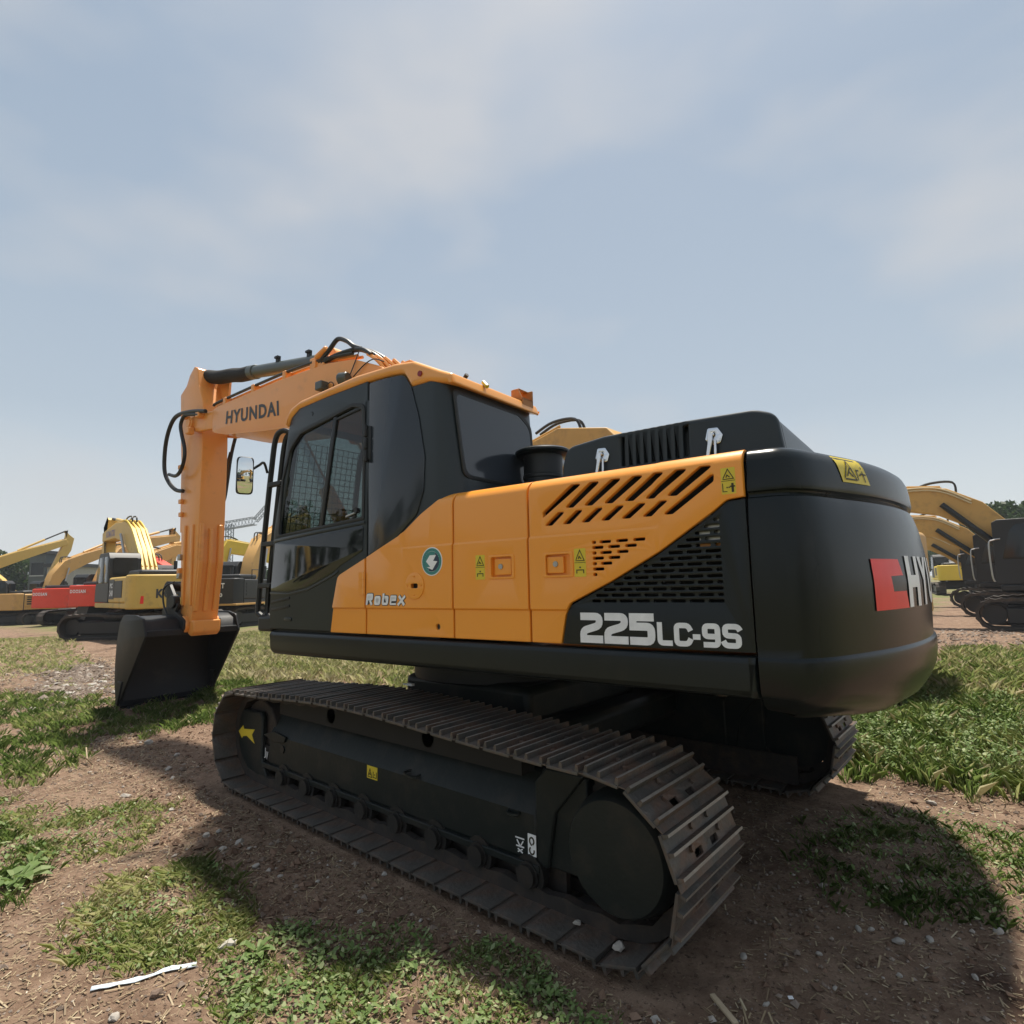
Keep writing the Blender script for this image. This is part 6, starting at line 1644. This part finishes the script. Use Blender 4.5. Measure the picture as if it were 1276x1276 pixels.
jb_ = link('jib', lattice((-3.0, 0, 14.6), (5.2, 0, 15.8), 1.5, 12, .09), 'crane', cr_)
link('jib_tip', lattice((5.2, 0, 15.8), (7.6, 0, 18.6), .9, 6, .08), 'crane', jb_)
link('counter_jib', lattice((-1.8, 0, 15.4), (-3.6, 0, 17.8), .7, 5, .08), 'crane', jb_)
def tree(px, depth, h_, r_, lab, n_=2600, grp='trees beyond the yard', trunk=.25, xy=None):
    x, y = xy or hpos(px, depth)
    t = thing('tree', (x, y, 0), lab, 'tree', grp)
    mb = MB().cyl((0, 0, -.2), (.1, .05, h_ * .55), h_ * .022, h_ * .012, n=8)
    for i in range(6):
        a_ = i * 1.05; z = h_ * (.3 + .06 * i)
        mb.cyl((.05, 0, z), (math.cos(a_) * r_ * .55, math.sin(a_) * r_ * .55, z + h_ * .22), h_ * .009, h_ * .004, n=5)
    link('trunk', mb, 'bark', t)
    k_ = 26
    cen = np.stack([rng.normal(0, .42, k_) * r_, rng.normal(0, .42, k_) * r_, h_ * (trunk + (1 - trunk) * rng.uniform(.12, .92, k_))], 1)
    sh_ = 1 - .55 * np.abs((cen[:, 2] / h_ - trunk) / (1 - trunk) - .45) * 1.4
    cen[:, :2] *= sh_[:, None]
    cr = rng.uniform(.16, .34, k_) * r_
    ci = rng.integers(0, k_, n_)
    dv = rng.normal(0, 1, (n_, 3)); dv /= np.linalg.norm(dv, axis=1)[:, None]
    c_ = cen[ci] + dv * (cr[ci] * rng.uniform(.45, 1.1, n_))[:, None]
    c_[:, 2] = np.minimum(c_[:, 2], h_)
    s = rng.uniform(.5, 1.2, n_) * .085 * math.sqrt(h_) * 1.25
    d1 = rng.normal(0, 1, (n_, 3)); d1 /= np.linalg.norm(d1, axis=1)[:, None]
    d2 = np.cross(d1, rng.normal(0, 1, (n_, 3))); d2 /= np.linalg.norm(d2, axis=1)[:, None]
    Q = np.stack([c_ - d1 * s[:, None], c_ + d2 * (s * .55)[:, None], c_ + d1 * s[:, None], c_ - d2 * (s * .55)[:, None]], 1)
    o = quads_mesh('crown', Q, np.clip(rng.normal(.5, .22, n_), 0, 1), 'leaf', kind=None)
    o.parent = t
TR = [(1228, 64, 8.2, 2.6), (1252, 60, 8.8, 2.8), (1274, 56, 8.6, 3.0), (1296, 60, 8.2, 3.0), (1240, 75, 9, 3.2), (1265, 72, 9.6, 3.4), (1325, 66, 9, 3.4)]
for i, q in enumerate(TR): tree(*q, 'tall leafy green tree in the clump behind the right row of excavators', grp='tree clump at right')
TR = [(1150, 95, 6.5, 3.2), (1175, 92, 6.0, 3.0), (1200, 98, 6.8, 3.4), (1215, 90, 6.5, 3.0), (1130, 100, 7, 3.5), (1165, 110, 8, 3.6), (1190, 108, 8, 3.6)]
for q in TR: tree(*q, 'distant low green tree seen under the yellow booms at right', n_=1500, grp='distant trees at right')
TR = [(-6, 66, 6.8, 2.4), (22, 70, 6.0, 2.4), (34, 68, 6.2, 2.2), (46, 72, 6.4, 2.2), (72, 80, 5.2, 2.4), (12, 78, 6.0, 2.6), (120, 90, 4.6, 2.6), (330, 95, 4.6, 2.6), (312, 100, 4.4, 2.4), (345, 90, 5, 2.6), (240, 100, 4.5, 2.5), (210, 96, 4.6, 2.6)]
for q in TR: tree(*q, 'distant tree standing behind the far row of excavators at left', n_=1500, grp='distant trees at left')

TR = [(-70, -30, 8, 4), (-62, -34, 9, 4.2), (-55, -30, 8, 4), (-50, -36, 9, 4.2), (-38, -30, 8.5, 4), (-34, -33, 8, 4), (-25, -31, 8, 4), (-12, -34, 8, 4), (-44, -34, 7, 3.4), (-30, -40, 8, 3.6), (-18, -36, 7, 3.4), (-6, -42, 8, 3.6), (6, -40, 7.5, 3.4), (18, -44, 8, 3.8), (30, -34, 8.5, 3.6), (40, -28, 8, 3.6), (46, -20, 8, 3.6), (50, -12, 7.5, 3.4), (52, -2, 7.5, 3.4), (52, 10, 8, 3.6), (46, 22, 8, 3.6)]  # leading trees added out of view to darken the door glass reflection
for x, y, h_, r_ in TR: tree(0, 0, h_, r_, 'green tree out of view along the edge of the yard, mirrored in the counterweight and glass', n_=1200, grp='trees mirrored in the paint', xy=(x, y))

# ------------------------------------------------------------------ haze: the humid air over the yard
hm_ = bpy.data.materials.new('humid_air'); hm_.use_nodes = True
t = hm_.node_tree; t.nodes.clear()
o_ = t.nodes.new('ShaderNodeOutputMaterial'); pv = t.nodes.new('ShaderNodeVolumePrincipled')
pv.inputs['Color'].default_value = (.86, .92, 1.0, 1); pv.inputs['Density'].default_value = .0006; pv.inputs['Anisotropy'].default_value = .2
t.links.new(pv.outputs[0], o_.inputs['Volume'])
hzo = link('haze', MB().box(-960, 960, -960, 960, -2.6, 22), hm_, kind='stuff')
